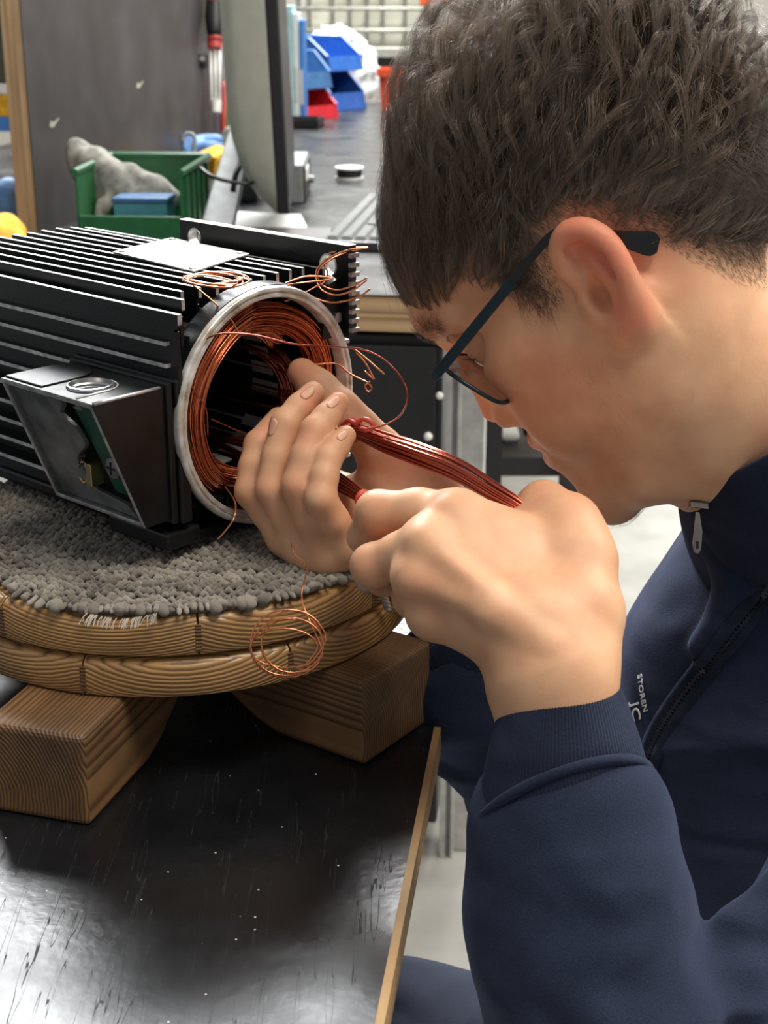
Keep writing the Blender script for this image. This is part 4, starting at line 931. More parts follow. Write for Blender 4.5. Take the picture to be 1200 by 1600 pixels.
# brows, lashes, sideburn and chin fuzz: short straight hairs rooted on the skin
def fuzz(name, rows, n, ln, dirv, rad, spread, tone, seed, curl=.4):
    q = np.random.RandomState(seed); rows = np.array(rows, float); t = q.uniform(0, len(rows) - 1.001, n); i = t.astype(int); u = (t - i)[:, None]; p = rows[i, :3] * (1 - u) + rows[i + 1, :3] * u; p = p + q.normal(0, 1, (n, 3)) * np.array(spread)
    X = (p * .001) @ HR.T + H0
    for _ in range(4):
        e = field(face, X); g = np.stack([field(face, X + v_) - field(face, X - v_) for v_ in np.eye(3) * .001], 1); g /= np.linalg.norm(g, axis=1)[:, None] + 1e-9; X = X - g * e[:, None]
    gl = g @ HR; p = (X - H0) @ HR * 1000; d = np.array(dirv, float)[None] + q.normal(0, curl, (n, 3)); d -= gl * (d * gl).sum(1)[:, None]; d /= np.linalg.norm(d, axis=1)[:, None]; L_ = ln * q.uniform(.5, 1.2, n)
    pts = np.stack([p + d * (L_ * s)[:, None] + gl * (L_ * (.12 + .25 * s * (1 - s)) * (s > 0))[:, None] for s in (0, .33, .66, 1)], 1)
    return curves(name, pts, np.full(n, rad), np.clip(q.normal(tone, .15, n), 0, 1), M['hair'], per_)
for s in (1, -1): fuzz('eyebrow', [(106, s * 10, 36), (102, s * 22, 42), (95, s * 36, 43), (82, s * 48, 37)], 700, 8, (-.5, s * .8, .25), .00005, (1, 1.5, 2.0), .25, 3)
fuzz('eyelashes', [(92, 24, 13), (90, 34, 12), (84, 42, 13)], 60, 8, (1, .2, -.3), .00005, (.5, .5, .4), 0, 4, .15)
fuzz('sideburn', [(34, 72, 40), (33, 72, 28), (27, 72, 14)], 380, 10, (.1, 0, -1), .00004, (5, 1, 4), .3, 5)
fuzz('cheek_stubble', [(36, 62, -14), (24, 62, -30), (20, 60, -50), (40, 50, -70)], 60, 7, (.4, 0, -.8), .000025, (7, 2, 6), .5, 6, .7)
fuzz('chin_fuzz', [(92, 8, -96), (86, 4, -110), (70, 4, -114), (78, 12, -108)], 130, 7, (.2, 0, -1), .00003, (4, 5, 3), .35, 7, .6)
fuzz('moustache_fuzz', [(94, 14, -42), (98, 0, -41), (94, -14, -42)], 110, 4.5, (.3, 0, -1), .000028, (1, 2, 2), .3, 8, .4)

# ================================================================ glasses
M['frame'] = plain('dark_teal_frame', (.012, .03, .042), .35, metal=.3, var=.1); M['tip'] = plain('black_temple_tip', (.008, .008, .009), .25, var=.1)
m_, nt, b = nodes('spectacle_lens'); b.inputs['Base Color'].default_value = (.56, .52, .52, 1); b.inputs['Roughness'].default_value = .02; b.inputs['Transmission Weight'].default_value = 1; b.inputs['IOR'].default_value = 1.5
nz = N(nt, 'ShaderNodeTexNoise', i_Scale=60.0); nt.links.new(coords(nt), nz.inputs['Vector']); nt.links.new(ramp(nt, nz.outputs[0], [(.4, (.015,) * 3), (.7, (.05,) * 3)]), b.inputs['Roughness']); M['lens'] = m_
gl_ = thing('eyeglasses', tuple(hd(95, 0, 0)), 'dark teal framed glasses with black temple tips worn by the person', 'glasses')
hf, hu = head_px(682, 586, 70); ef, eu = head_px(856, 371, 77); kf, ku = head_px(732, 425 + 90, 73)
for s in (1, -1):
    def bar(rows, hw, th, name, mat):
        pts = np.array([hd(f_, s * l_, u_) for f_, l_, u_ in rows]); m = MB(); n = len(pts); t = np.gradient(pts, axis=0); v = []
        for i in range(n):
            tt_ = unit(t[i]); side = unit(HL - tt_ * (HL @ tt_)); up = np.cross(tt_, side); h_ = hw[i] if np.ndim(hw) else hw
            v += [pts[i] + up * h_ + side * th, pts[i] + up * h_ - side * th, pts[i] - up * h_ - side * th, pts[i] - up * h_ + side * th]
        m.add(v, [(i * 4 + k, i * 4 + (k + 1) % 4, i * 4 + 4 + (k + 1) % 4, i * 4 + 4 + k) for i in range(n - 1) for k in range(4)] + [(3, 2, 1, 0), tuple((n - 1) * 4 + k for k in range(4))]); return m.build(name, mat, gl_, bevel=.0004)
    mf, mu = ef + (hf - ef) * .30, eu + (hu - eu) * .30
    bar([(hf + 1, 69, hu), (mf, 75, mu)], .0028, .0008, 'temple', M['frame'])
    rows = spline([(mf + 1, 75, mu), (ef, 77, eu - .5), (ef - 10, 77.5, eu - 3), (ef - 21, 76, eu - 14), (ef - 34, 73, eu - 28), (ef - 41, 71, eu - 36)], 22)
    tip = bar(rows, np.r_[np.full(12, .0022), np.linspace(.0022, .0058, 7), .006, .0056, .0035], .0013, 'temple_tip', M['tip'])
    # rim: an oval in a tilted plane
    dn = unit(-HU * math.cos(.40) - HF * math.sin(.40)); lat = HL
    cen = hd(hf - 1, s * 40, hu) + dn * .0175 - HF * 0.0; ring = []
    for i in range(48):
        t = 2 * PI * i / 48; c_, s_ = math.cos(t), math.sin(t); e = 2 / 2.6
        ring.append(cen + lat * s * .0275 * math.copysign(abs(c_) ** e, c_) + dn * .0205 * math.copysign(abs(s_) ** e, s_) - HF * .003 * (abs(c_) ** 2))
    m = MB(); rr = np.array(ring + ring[:2]); m.tube(rr[:49], .0013, 8, caps=False); m.build('rim', M['frame'], gl_, smooth=True)
    nrm = unit(np.cross(lat, dn)); m = MB(); inner = [cen + (p_ - cen) * .97 for p_ in ring]; vs = []
    for off in (.0009, -.0009):
        vs += [p_ + nrm * off for p_ in inner] + [cen + (p_ - cen) * .5 + nrm * (off + .0016) for p_ in inner] + [cen + nrm * (off + .0022)]
    f = []; k = 97
    for i in range(48):
        j = (i + 1) % 48; f += [(i, j, 48 + j, 48 + i), (48 + i, 48 + j, 96), (k + j, k + i, k + 48 + i, k + 48 + j), (k + 48 + j, k + 48 + i, k + 96), (j, i, k + i, k + j)]
    m.add(vs, f); m.build('lens', M['lens'], gl_, smooth=40)
    m = MB(); m.box(hd(hf + 1, s * 68.5, hu), HL * .0018, HF * .0015, HU * .0026); m.build('hinge', M['frame'], gl_, bevel=.0004)
m = MB(); bp = [hd(hf - 1, -13, hu) + dn * .012, hd(hf + 2, -6, hu) + dn * .009, hd(hf + 3, 0, hu) + dn * .008, hd(hf + 2, 6, hu) + dn * .009, hd(hf - 1, 13, hu) + dn * .012]; m.tube(spline(bp, 14), .0012, 8); m.build('bridge', M['frame'], gl_, smooth=True)

# ================================================================ jacket and trousers
def cloth(name, c1, c2, rough=.9, bscale=1400, bst=.5):
    m, nt, b = nodes(name); v = coords(nt); n1 = N(nt, 'ShaderNodeTexNoise', i_Scale=22.0, i_Detail=6.0); nt.links.new(v, n1.inputs['Vector']); n2 = N(nt, 'ShaderNodeTexNoise', i_Scale=float(bscale), i_Detail=2.0); nt.links.new(v, n2.inputs['Vector'])
    base = ramp(nt, n1.outputs[0], [(.3, c1), (.7, c2)]); mx = N(nt, 'ShaderNodeMix', data_type='RGBA', blend_type='MULTIPLY'); mx.inputs[0].default_value = .8; nt.links.new(base, mx.inputs[6]); nt.links.new(ramp(nt, n2.outputs[0], [(.3, (.62, .62, .62)), (.7, (1.25, 1.25, 1.3))]), mx.inputs[7])
    nt.links.new(mx.outputs[2], b.inputs['Base Color']); b.inputs['Roughness'].default_value = rough; b.inputs['Specular IOR Level'].default_value = .15; b.inputs['Sheen Weight'].default_value = .12; b.inputs['Sheen Roughness'].default_value = .6; b.inputs['Sheen Tint'].default_value = (.5, .6, 1, 1)
    b1 = bump(nt, b, n2.outputs[0], bst, .0006); n3 = N(nt, 'ShaderNodeTexNoise', i_Scale=13.0, i_Detail=1.0, i_Roughness=.4, i_Distortion=.8); nt.links.new(coords(nt, (1, 1, 1.9), (.3, .5, 0)), n3.inputs['Vector']); b2 = N(nt, 'ShaderNodeBump'); b2.inputs['Strength'].default_value = .6; b2.inputs['Distance'].default_value = .02; nt.links.new(n3.outputs[0], b2.inputs['Height']); nt.links.new(b2.outputs[0], b1.inputs['Normal']); return m
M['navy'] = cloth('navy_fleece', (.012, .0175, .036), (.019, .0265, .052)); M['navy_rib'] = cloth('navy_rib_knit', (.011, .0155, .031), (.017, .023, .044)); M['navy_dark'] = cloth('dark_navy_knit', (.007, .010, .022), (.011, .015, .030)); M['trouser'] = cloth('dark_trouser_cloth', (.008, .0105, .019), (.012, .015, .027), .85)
near_slv = pchain([(881, 1292, .700, .0440), (900, 1400, .696, .0475), (918, 1500, .693, .0495), (960, 1640, .688, .052), (1030, 1830, .68, .056)], .02) + pchain([(1030, 1830, .68, .056), (1262, 1545, .725, .051), (1440, 1330, .79, .06), (1460, 1150, .85, .075)], .003)
torso = pchain([(1285, 870, .90, .076), (1217, 1070, .93, .097), (1200, 1400, .95, .108), (1190, 1850, .95, .12)], .03) + pchain([(1285, 860, .92, .07), (1215, 960, 1.03, .075)], .03) + pchain([(1450, 1150, .85, .075), (1320, 900, .88, .07)], .03)
far_slv = pchain([(1215, 960, 1.03, .072), (1040, 1400, 1.0, .058), (800, 1135, .925, .048), (712, 1062, .888, .0405)], .02)
bigf = sines(3, 6, 45, 95); smf = sines(4, 6, 110, 220); slantN = unit(CR * .45 - CU * .9)
folds = []
def fold(pts, r, k=.010): return pchain([(x, y, d, r) for x, y, d in pts], k)
folds += fold([(1075, 1580, .68), (1000, 1560, .655), (930, 1590, .642)], .010, .012)
folds += fold([(1235, 1380, .70), (1160, 1460, .69), (1130, 1540, .68), (1130, 1640, .67)], .012, .010) + fold([(1225, 1470, .685), (1180, 1530, .675), (1165, 1620, .665)], .009, .010)
folds += fold([(1115, 850, .83), (1150, 900, .83), (1140, 960, .835), (1100, 1010, .84)], .008, .016)
near_slv += [cap(P(862, 1302, .70), P(922, 1272, .70), .0340, .0355, .015)]
jk = torso + near_slv + far_slv + folds
lowf = sines(12, 5, 18, 40); mskf = sines(13, 4, 25, 45)
dispf = lambda X: -.0011 * bigf(X) - .0004 * smf(X) - .0052 * (1 - np.abs(np.sin((X @ slantN) * 52 + 1.6 * lowf(X)))) ** 2 * np.clip(.35 + mskf(X), 0, 1.2)
V, Qd = sdf_mesh(jk, .0032, dispf, pad=.01); V = relax(V, Qd, 1)
jo = mesh_obj('jacket', V, Qd, M['navy'], per_); jo['label'] = 'navy fleece zip jacket with ribbed cuffs'
print('jacket', len(V))
def rings_mesh(rows, n, name, mat, ribs=0, ramp_=.0, thick=.0022, par=None, close_top=True):
    """rows of (px,py,depth, ex, tilt, r1, r2): ring centre, image direction of its long axis, lean of the near side, half-axes"""
    m = MB(); vs = []
    rows = list(rows)
    for x, y, d, ex, tl, r1, r2 in rows:
        c = P(x, y, d); e1 = unit(CR * ex[0] - CU * ex[1]); upv = unit(CR * ex[1] * 1.0 + CU * ex[0]); e2 = unit(-CF * math.cos(tl) + upv * math.sin(tl))
        for i in range(n):
            t = 2 * PI * i / n; k = 1 + (ramp_ * math.cos(ribs * t) if ribs else 0); vs.append(c + e1 * r1 * math.cos(t) * k + e2 * r2 * math.sin(t) * k)
    q = len(rows); m.add(vs, [(j * n + i, j * n + (i + 1) % n, (j + 1) * n + (i + 1) % n, (j + 1) * n + i) for j in range(q - 1) for i in range(n)]); o = m.build(name, mat, par, smooth=True); return o
def lerp_rows(a, c, n, bulge=0):
    out = []
    for i in range(n):
        t = i / (n - 1); r = [a[k] + (c[k] - a[k]) * t for k in range(3)]; ex = (a[3][0] + (c[3][0] - a[3][0]) * t, a[3][1] + (c[3][1] - a[3][1]) * t); bl = bulge * math.sin(PI * t)
        out.append((*r, ex, a[4] + (c[4] - a[4]) * t, a[5] + (c[5] - a[5]) * t + bl, a[6] + (c[6] - a[6]) * t + bl))
    return out
exn = (.94, -.35)
topi, topo, seam = (868, 1092, .70, exn, .30, .0268, .0262), (867, 1081, .70, exn, .30, .0292, .0285), (878, 1246, .70, exn, .52, .0435, .0430)
rings_mesh([(868, 1110, .70, exn, .3, .0262, .0256), topi] + [(867, 1079, .70, exn, .30, .0280, .0274)] + lerp_rows(topo, seam, 22, .0012) + [(881, 1275, .70, exn, .52, .0428, .0424), (883, 1300, .70, exn, .52, .040, .040)], 720, 'cuff', M['navy_rib'], 144, .0032, par=jo)
m = MB(); e1 = unit(CR * .94 + CU * .35); upv = unit(-CR * .35 * -1 * -1 + CU * .94); e2 = unit(-CF * math.cos(.55) + unit(CR * -.35 + CU * .94) * math.sin(.55)); cS = P(880, 1256, .70)
m.tube([cS + e1 * .0438 * math.cos(t) + e2 * .0432 * math.sin(t) for t in np.linspace(0, 2 * PI, 80)], .0026, 8, caps=False); m.build('cuff_seam', M['navy'], jo, smooth=True)
# far cuff, folded open
exf = (.80, -.60)
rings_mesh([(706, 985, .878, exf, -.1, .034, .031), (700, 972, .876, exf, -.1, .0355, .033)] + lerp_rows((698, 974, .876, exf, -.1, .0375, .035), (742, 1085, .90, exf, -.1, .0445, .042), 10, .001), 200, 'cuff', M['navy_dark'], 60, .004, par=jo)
# stand collar
exc = (.90, -.44)
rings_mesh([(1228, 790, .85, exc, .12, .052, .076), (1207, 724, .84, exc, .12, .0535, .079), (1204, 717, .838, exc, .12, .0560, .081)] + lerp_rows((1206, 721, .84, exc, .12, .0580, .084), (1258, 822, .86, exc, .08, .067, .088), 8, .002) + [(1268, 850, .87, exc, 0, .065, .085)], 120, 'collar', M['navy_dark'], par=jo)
# zip: two tapes and a row of teeth lying on the chest
chest = torso + folds
def on_jacket(x, y): return march(chest, x, y, disp=dispf)
zp_px = spline([(1222, 885, 0), (1196, 925, 0), (1150, 985, 0), (1105, 1040, 0), (1055, 1105, 0), (1022, 1160, 0), (1004, 1215, 0)], 70)
zpts = [on_jacket(x, y) for x, y, _ in zp_px]; zpts = [p_ for p_ in zpts if p_ is not None]
def gradn(p_, pr=chest): return unit([field(pr, (p_ + e)[None])[0] - field(pr, (p_ - e)[None])[0] for e in np.eye(3) * .002])
zp = np.array(zpts); tz = np.gradient(zp, axis=0)
for sgn, nm in ((1, 'zip_tape'), (-1, 'zip_tape')):
    m = MB(); vs = []
    for p_, t in zip(zp, tz):
        nn = gradn(p_); sd = unit(np.cross(nn, t)); vs += [p_ + sd * sgn * .0012 + nn * .0008, p_ + sd * sgn * .004 + nn * .0022, p_ + sd * sgn * .0075 + nn * .0016, p_ + sd * sgn * .0085 - nn * .001]
    m.add(vs, [(i * 4 + k, i * 4 + k + 1, i * 4 + 5 + k, i * 4 + 4 + k) for i in range(len(zp) - 1) for k in range(3)]); m.build(nm, M['navy_dark'], jo, smooth=True)
m = MB(); dense = spline(zp, 150)
for i, p_ in enumerate(dense[:-1]):
    nn = gradn(p_); t = unit(dense[i + 1] - p_); sd = np.cross(nn, t); m.box(p_ + nn * .0012 + sd * (.0006 if i % 2 else -.0006), t * .0006, sd * .0014, nn * .0006)
M['zip'] = plain('dark_zip_teeth', (.03, .035, .05), .35, metal=.3); o = m.build('zip_teeth', M['zip'], jo); o['kind'] = 'stuff'
M['gunmetal'] = plain('gunmetal_slider', (.32, .27, .25), .25, metal=1, var=.2)
m = MB(); c = P(1092, 789, .800); m.box(c, unit(CR * .95 + CU * -.1) * .0052, CU * .0018, CF * .003); zs = m.build('zip_slider', M['gunmetal'], jo, bevel=.0008)
pl = [(1087, 800), (1094, 801), (1098, 830), (1096, 858), (1091, 866), (1084, 863), (1082, 850), (1085, 825)]
m = MB(); m.prism([P(x, y, .797) for x, y in pl], CF * .0012); m.build('zip_pull', M['gunmetal'], zs, bevel=.0004)
m = MB(); m.prism([P(x, y, .7966) for x, y in ((1087, 846), (1092, 846), (1092, 857), (1088, 858))], CF * .0003); m.build('pull_slot', M['tip'], zs)
# embroidery
M['thread'] = plain('white_thread', (.95, .95, .97), .8, var=.1)
def embroider(txt, x, y, tx, ty, size, name):
    c = on_jacket(x, y); nn = gradn(c); ex = unit(CR * tx - CU * ty); ex = unit(ex - nn * (ex @ nn)); ey = np.cross(nn, ex)
    o = flat_text(name, txt, c + nn * .0012, ex, ey, size, M['thread'], jo, .0006); me = o.data; sh = np.array(origin_of(jo)); n = len(me.vertices); a = np.empty(n * 3); me.vertices.foreach_get('co', a); a = a.reshape(-1, 3) + sh
    h_ = (a - c) @ nn; e = field(chest, a, dispf); a = a - nn * (e - .0006 - (h_ - .0012) * .5)[:, None]; me.vertices.foreach_set('co', (a - sh).ravel()); me.update(); return o
embroider('STOREN', 1003, 1083, .62, .78, .0062, 'embroidered_lettering'); embroider('JC', 993, 1112, .62, .78, .0125, 'embroidered_emblem')
# trousers and shoes
tr = pchain([(1200, 1850, .95, .115), (1010, 1790, 1.02, .088), (620, 1660, 1.13, .076)], .03) + pchain([(1230, 1900, 1.0, .11), (1150, 1900, 1.15, .09), (900, 1760, 1.30, .075)], .03)
kn1, kn2 = P(620, 1660, 1.13), P(900, 1760, 1.30)
for kn, ft in ((kn1, (-.05, 1.02, .12)), (kn2, (.22, 1.10, .12))): tr += chain([(kn, .072), (np.array(ft), .052)], .02)
V, Qd = sdf_mesh(tr, .005, lambda X: -.0012 * bigf(X) - .0005 * smf(X), pad=.01); mesh_obj('trousers', V, Qd, M['trouser'], per_)
for ft in ((-.05, 1.02), (.22, 1.10)):
    sh_ = [ell((ft[0], ft[1] + .05, .055), (.048, .13, .05), k=.02), ell((ft[0], ft[1], .1), (.05, .06, .07), k=.03)] + [ell((ft[0], ft[1], -.1), (.5, .5, .1), k=.004, sub=True)]
    V, Qd = sdf_mesh(sh_, .005); mesh_obj('shoe', V, Qd, M['tip'], per_)

# ================================================================ wire bundles held in the hands
def bundle(name, rows, nw, rad, label, mat='copper_red', n=44, flat=1.0):
    """rows (px,py,depth,half width mm)"""
    K = spline([(*P(x, y, d), r) for x, y, d, r in rows], n); t = np.gradient(K[:, :3], axis=0); qq = random.Random(len(rows) + nw); paths = []
    root = thing(name, tuple(K[n // 2, :3]), label, 'wire bundle')
    for w_ in range(nw):
        rr = math.sqrt(qq.random()); an = qq.random() * 6.283; tw = qq.uniform(-.4, .4); pts = []; p1 = qq.random() * 6
        for i in range(n):
            tt_ = unit(t[i]); e2 = unit(CF - tt_ * (CF @ tt_)); e1 = np.cross(tt_, e2); s_ = K[i, 3] * .001; wv_ = .12 * math.sin(i * .13 + p1); a = an + tw * i / n
            pts.append(K[i, :3] + e1 * s_ * (rr * math.cos(a) + wv_) + e2 * s_ * flat * rr * math.sin(a))
        paths.append(pts)
    wires(paths, rad, 'wire_strands', mat, root, 5); return root, K
b1, K1 = bundle('copper_wire_bundle', [(430, 640, .90, 5), (490, 668, .868, 4.5), (550, 672, .838, 4.2), (600, 690, .812, 5.4), (650, 708, .79, 6.0), (710, 732, .768, 6.0), (770, 768, .75, 4.8), (818, 798, .742, 3.4), (835, 830, .742, 3)], 62, .00048, 'thick bundle of red copper wire running from the bore over the near hand')
b2, K2 = bundle('copper_wire_bundle', [(420, 700, .90, 5), (480, 720, .862, 4.5), (525, 750, .835, 5.0), (572, 783, .80, 3.0), (612, 832, .775, 4.2), (650, 862, .765, 4)], 46, .00048, 'thin bundle of red copper wire gripped under the bent finger')
def tie(K, i, r, par, turns, seed):
    t = unit(K[i + 1, :3] - K[i - 1, :3]); e2 = unit(CF - t * (CF @ t)); e1 = np.cross(t, e2); m = MB(); q = random.Random(seed)
    pts = [K[i, :3] + t * (.0012 * (a / 6.283) - .0006 * turns + .0004 * math.sin(3 * a)) + (e1 * math.cos(a) + e2 * math.sin(a)) * r * (1 + .06 * math.sin(a * 2.3 + seed)) for a in np.linspace(0, 6.283 * turns, 26 * turns)]
    m.tube(pts, .0011, 6); return m.build('wire_tie', M['tie'], par, smooth=True)
i1 = int(np.argmin([np.hypot(*(np.array([600 + FPX * ((k[:3] - C0) @ CR) / ((k[:3] - C0) @ CF), 800 - FPX * ((k[:3] - C0) @ CU) / ((k[:3] - C0) @ CF)]) - (556, 666))) for k in K1]))
tie(K1, i1, .0060, b1, 3, 1)
m = MB(); m.tube(pspline([(535, 664, .825), (545, 657, .82), (556, 662, .815), (566, 655, .813), (578, 658, .812), (584, 667, .812), (574, 672, .812), (562, 668, .812)], 40), .0014, 7); m.build('tie_knot', M['tie'], b1, smooth=True)
i2 = int(np.argmin([np.hypot(*(np.array([600 + FPX * ((k[:3] - C0) @ CR) / ((k[:3] - C0) @ CF), 800 - FPX * ((k[:3] - C0) @ CU) / ((k[:3] - C0) @ CF)]) - (568, 779))) for k in K2]))
tie(K2, i2, .0042, b2, 2, 2)

# ================================================================ background benches and what stands on them
def Yp(x, y, Y):
    r = ray(x, y); return C0 + r * (Y / r[1])
def qz(a): return np.array([a[0], a[1], 0])
M['zwhite'] = plain('white_plastic', (.78, .78, .74), .45, var=.05); M['grey_metal'] = plain('grey_metal', (.24, .25, .25), .5, metal=.3, var=.12); M['alu_profile'] = plain('aluminium_profile', (.55, .55, .53), .4, metal=.6)
M['black_panel'] = plain('black_phenolic_panel', (.06, .054, .056), .42, var=.25, scale=8, rvar=.1); M['black_plastic'] = plain('black_plastic', (.012, .012, .014), .4); M['shell'] = plain('beige_grey_shell', (.56, .56, .47), .45, var=.04)
M['green_bin'] = plain('green_plastic', (.018, .13, .045), .38, var=.1); M['teal'] = plain('teal_plastic', (.07, .25, .32), .4, var=.1); M['blue_bin'] = plain('blue_plastic', (.03, .13, .45), .35, var=.1); M['blue_dark'] = plain('grey_blue_plastic', (.06, .16, .34), .35, var=.1); M['red_bin'] = plain('red_plastic', (.55, .02, .03), .35, var=.1)
M['orange'] = plain('orange_red_plastic', (.80, .095, .02), .4, var=.08); M['yellow'] = plain('yellow_cloth', (.72, .38, .02), .8, var=.15); M['blue_cloth'] = plain('blue_rubber_glove', (.10, .24, .52), .6, var=.2); M['grey_cloth'] = plain('grey_work_glove', (.33, .32, .28), .9, var=.25, scale=60, bmp=.4); M['paper'] = plain('paper', (.58, .58, .57), .7, var=.03)
M['tank'] = plain('white_tank_plastic', (.86, .85, .72), .5, var=.06, scale=4); M['galv'] = plain('galvanised_tube', (.40, .40, .36), .5, metal=.4); M['olive'] = plain('dark_olive_paint', (.06, .06, .04), .6); M['cyan'] = plain('pale_cyan_card', (.38, .62, .66), .5, var=.1); M['bluecard'] = plain('blue_card', (.05, .22, .60), .5, var=.1); M['bag'] = plain('white_film', (.7, .7, .7), .35, var=.25, scale=20, bmp=.6, bscale=40); M['red_grip'] = plain('red_grip', (.50, .05, .045), .45, var=.1); M['green_grip'] = plain('green_grip', (.10, .30, .06), .45, var=.1)
bn = Zp(600, 461, BZ)
def bb2(s, t, z): return bn + E1 * s + E2 * t + UZ * (z - BZ)
ob = thing('workbench', (*bb2(.5, -.4, 0)[:2], 0), 'long black topped workbench with thick plywood edge carrying the monitor and keyboard', 'workbench')
m = MB(); m.box(bb2(1.62, -.52, BZ - .0015), E1 * 1.62, E2 * .70, UZ * .0015); m.build('worktop', M['lino_back'], ob)
for i, (za, zb) in enumerate(((BZ - .0265, BZ - .003), (BZ - .051, BZ - .0268))):
    m = MB(); m.box(bb2(1.62, -.52, (za + zb) / 2), E1 * 1.62, E2 * .70, UZ * (zb - za) / 2); o = m.build('plywood_layer', M['ply'], ob); set_grain(o, bn, E2, UZ, E1, (0, .05 + .03 * i, .1))
for s in (.06, 3.1):
    for t in (.12, -1.15): m = MB(); m.box(bb2(s, t, .4245), E1 * .02, E2 * .02, UZ * .4245); m.build('leg', M['alu_profile'], ob, bevel=.002)
xr = (Yp(690, 600, bn[1]) - bn) @ E2
cb = thing('drawer_cabinet', (*bb2(.3, xr - .3, 0)[:2], 0), 'black drawer cabinet with round pale knobs under the plywood edged bench', 'cabinet')
m = MB(); m.box(bb2(.32, xr - .28, .45), E1 * .30, E2 * .28, UZ * .39); m.build('body', M['black_plastic'], cb, bevel=.003)
for z0, z1 in ((.62, .83), (.36, .61), (.08, .35)): m = MB(); m.box(bb2(.013, xr - .28, (z0 + z1) / 2), E1 * .006, E2 * .272, UZ * (z1 - z0 - .006) / 2); dr = m.build('drawer', M['black_plastic'], cb, bevel=.002)
def on_front(x, y, s=0.0):
    r = ray(x, y); q0 = bb2(s, 0, BZ); t = ((q0 - C0) @ E1) / (r @ E1); return C0 + r * t
for x, y, rr in ((669, 682, .0062), (687, 618, .0055)): m = MB(); m.ball(on_front(x, y, .004), rr, 12, 8); m.build('knob', M['zwhite'], cb, smooth=True)
pr_ = thing('aluminium_post', (*bb2(.03, xr + .018, 0)[:2], 0), 'slotted aluminium post standing beside the black drawer cabinet', 'post')
for t in (.004, .0185): m = MB(); m.box(bb2(.03, xr + .006 + t, .4245), E1 * .012, E2 * (.0045 if t < .01 else .0022), UZ * .4245); m.build('rail', M['alu_profile'], pr_, bevel=.0006)
m = MB(); m.box(bb2(.034, xr + .017, .4245), E1 * .008, E2 * .0075, UZ * .4245); m.build('slot', M['grey_metal'], pr_)

# partition panel across the bench
pc = Zp(61, 372, BZ); PL = 1.62
pn = thing('partition_panel', (pc[0], pc[1], BZ), 'tall black faced partition panel with bare plywood edge on the long bench', 'panel')
m = MB(); m.box(pc + E1 * PL / 2 - E2 * .001 + UZ * .45, E1 * PL / 2, E2 * .001, UZ * .45); m.build('face', M['black_panel'], pn)
for k in range(3): m = MB(); m.box(pc + E1 * PL / 2 - E2 * (.0075 + .0108 * k) + UZ * .45, E1 * PL / 2, E2 * .0053, UZ * .45); o = m.build('ply_layer', M['ply'], pn); set_grain(o, pc, UZ, E2, E1, (0, .03 + .05 * k, .2))
M['chip'] = plain('scratched_chip', (.45, .47, .36), .8)
def on_panel(x, y, off=0.0):
    r = ray(x, y); q0 = pc + E2 * off; t = ((q0 - C0) @ E2) / (r @ E2); return C0 + r * t
for x, y in ((218, 133), (84, 193)):
    c = on_panel(x, y); m = MB(); m.prism([c + E1 * a * .022 + UZ * b_ * .006 for a, b_ in ((-1, -.6), (-.2, -1), (1, .6), (1.3, 1.2), (.1, .3), (-.7, 1))], E2 * .0004); m.build('chip', M['chip'], pn)
# tools hanging on the panel
def hang(name, label, cat, base_px): return thing(name, tuple(on_panel(*base_px, .03)), label, cat)
tl = hang('folding_key_set', 'black and red gripped key tool with pale steel prongs hanging on the panel', 'tool', (338, 170)); dd = 3.0
def pan_pts(rows, off): return [on_panel(x, y, off) for x, y in rows]
OFF = .03; p2 = lambda x, y: on_panel(x, y, OFF); sc_ = np.linalg.norm(p2(335, 100) - p2(335, 120)) / 20
TD = (p2(335, 90) - C0) @ CF
def tp(x, y): return P(x, y, TD)
m = MB(); m.tube([tp(334, -12), tp(334, 2), tp(334, 25), tp(335, 48), tp(336, 60)], [.017, .018, .021, .019, .014], 14); m.build('grip', M['black_plastic'], tl, smooth=True)
for y0, y1, r_ in ((-6, 3, .0195), (58, 63, .0175), (66, 76, .017)): m = MB(); m.tube([tp(335, y0), tp(335.5, y1)], r_, 14); m.build('red_band', M['red_grip'], tl, smooth=40)
for dx in (-7, 0, 7): m = MB(); m.tube([tp(336 + dx, 78), tp(337 + dx * .9, 164)], .0036, 8); m.build('prong', M['zwhite'], tl, smooth=True)
m = MB(); m.tube([tp(338, 158), tp(338, 176)], [.0125, .011], 10); m.build('end_block', M['zwhite'], tl, smooth=40)
for nm, lab, x, col in (('screwdriver', 'red handled screwdriver hanging behind the key tool on the panel', 350, 'red_grip'), ('screwdriver', 'green handled screwdriver hanging behind the key tool on the panel', 358, 'green_grip')):
    t = thing(nm, tuple(P(x, 170, TD + .12)), lab, 'screwdriver'); m = MB(); m.tube([P(x, y, TD + .12) for y in (128, 140, 170, 200, 208)], [.006, .009, .010, .010, .006], 10); m.build('handle', M[col], t, smooth=True); m = MB(); m.tube([P(x - 1, 70, TD + .12), P(x, 130, TD + .12)], .0035, 8); m.build('shaft', M['zwhite'], t, smooth=True)
hk = thing('tool_clip', tuple(tp(315, 95)), 'small black tool clip screwed to the panel', 'clip'); m = MB(); c = tp(314, 95); m.box(c, CR * .016, E1 * .02, UZ * .016); m.build('block', M['black_plastic'], hk, bevel=.003); m = MB(); m.lathe(tp(318, 96) - CF * .02, -CF, [(0, .007), (.003, .006)], 12); m.build('screw', M['grey_metal'], hk)

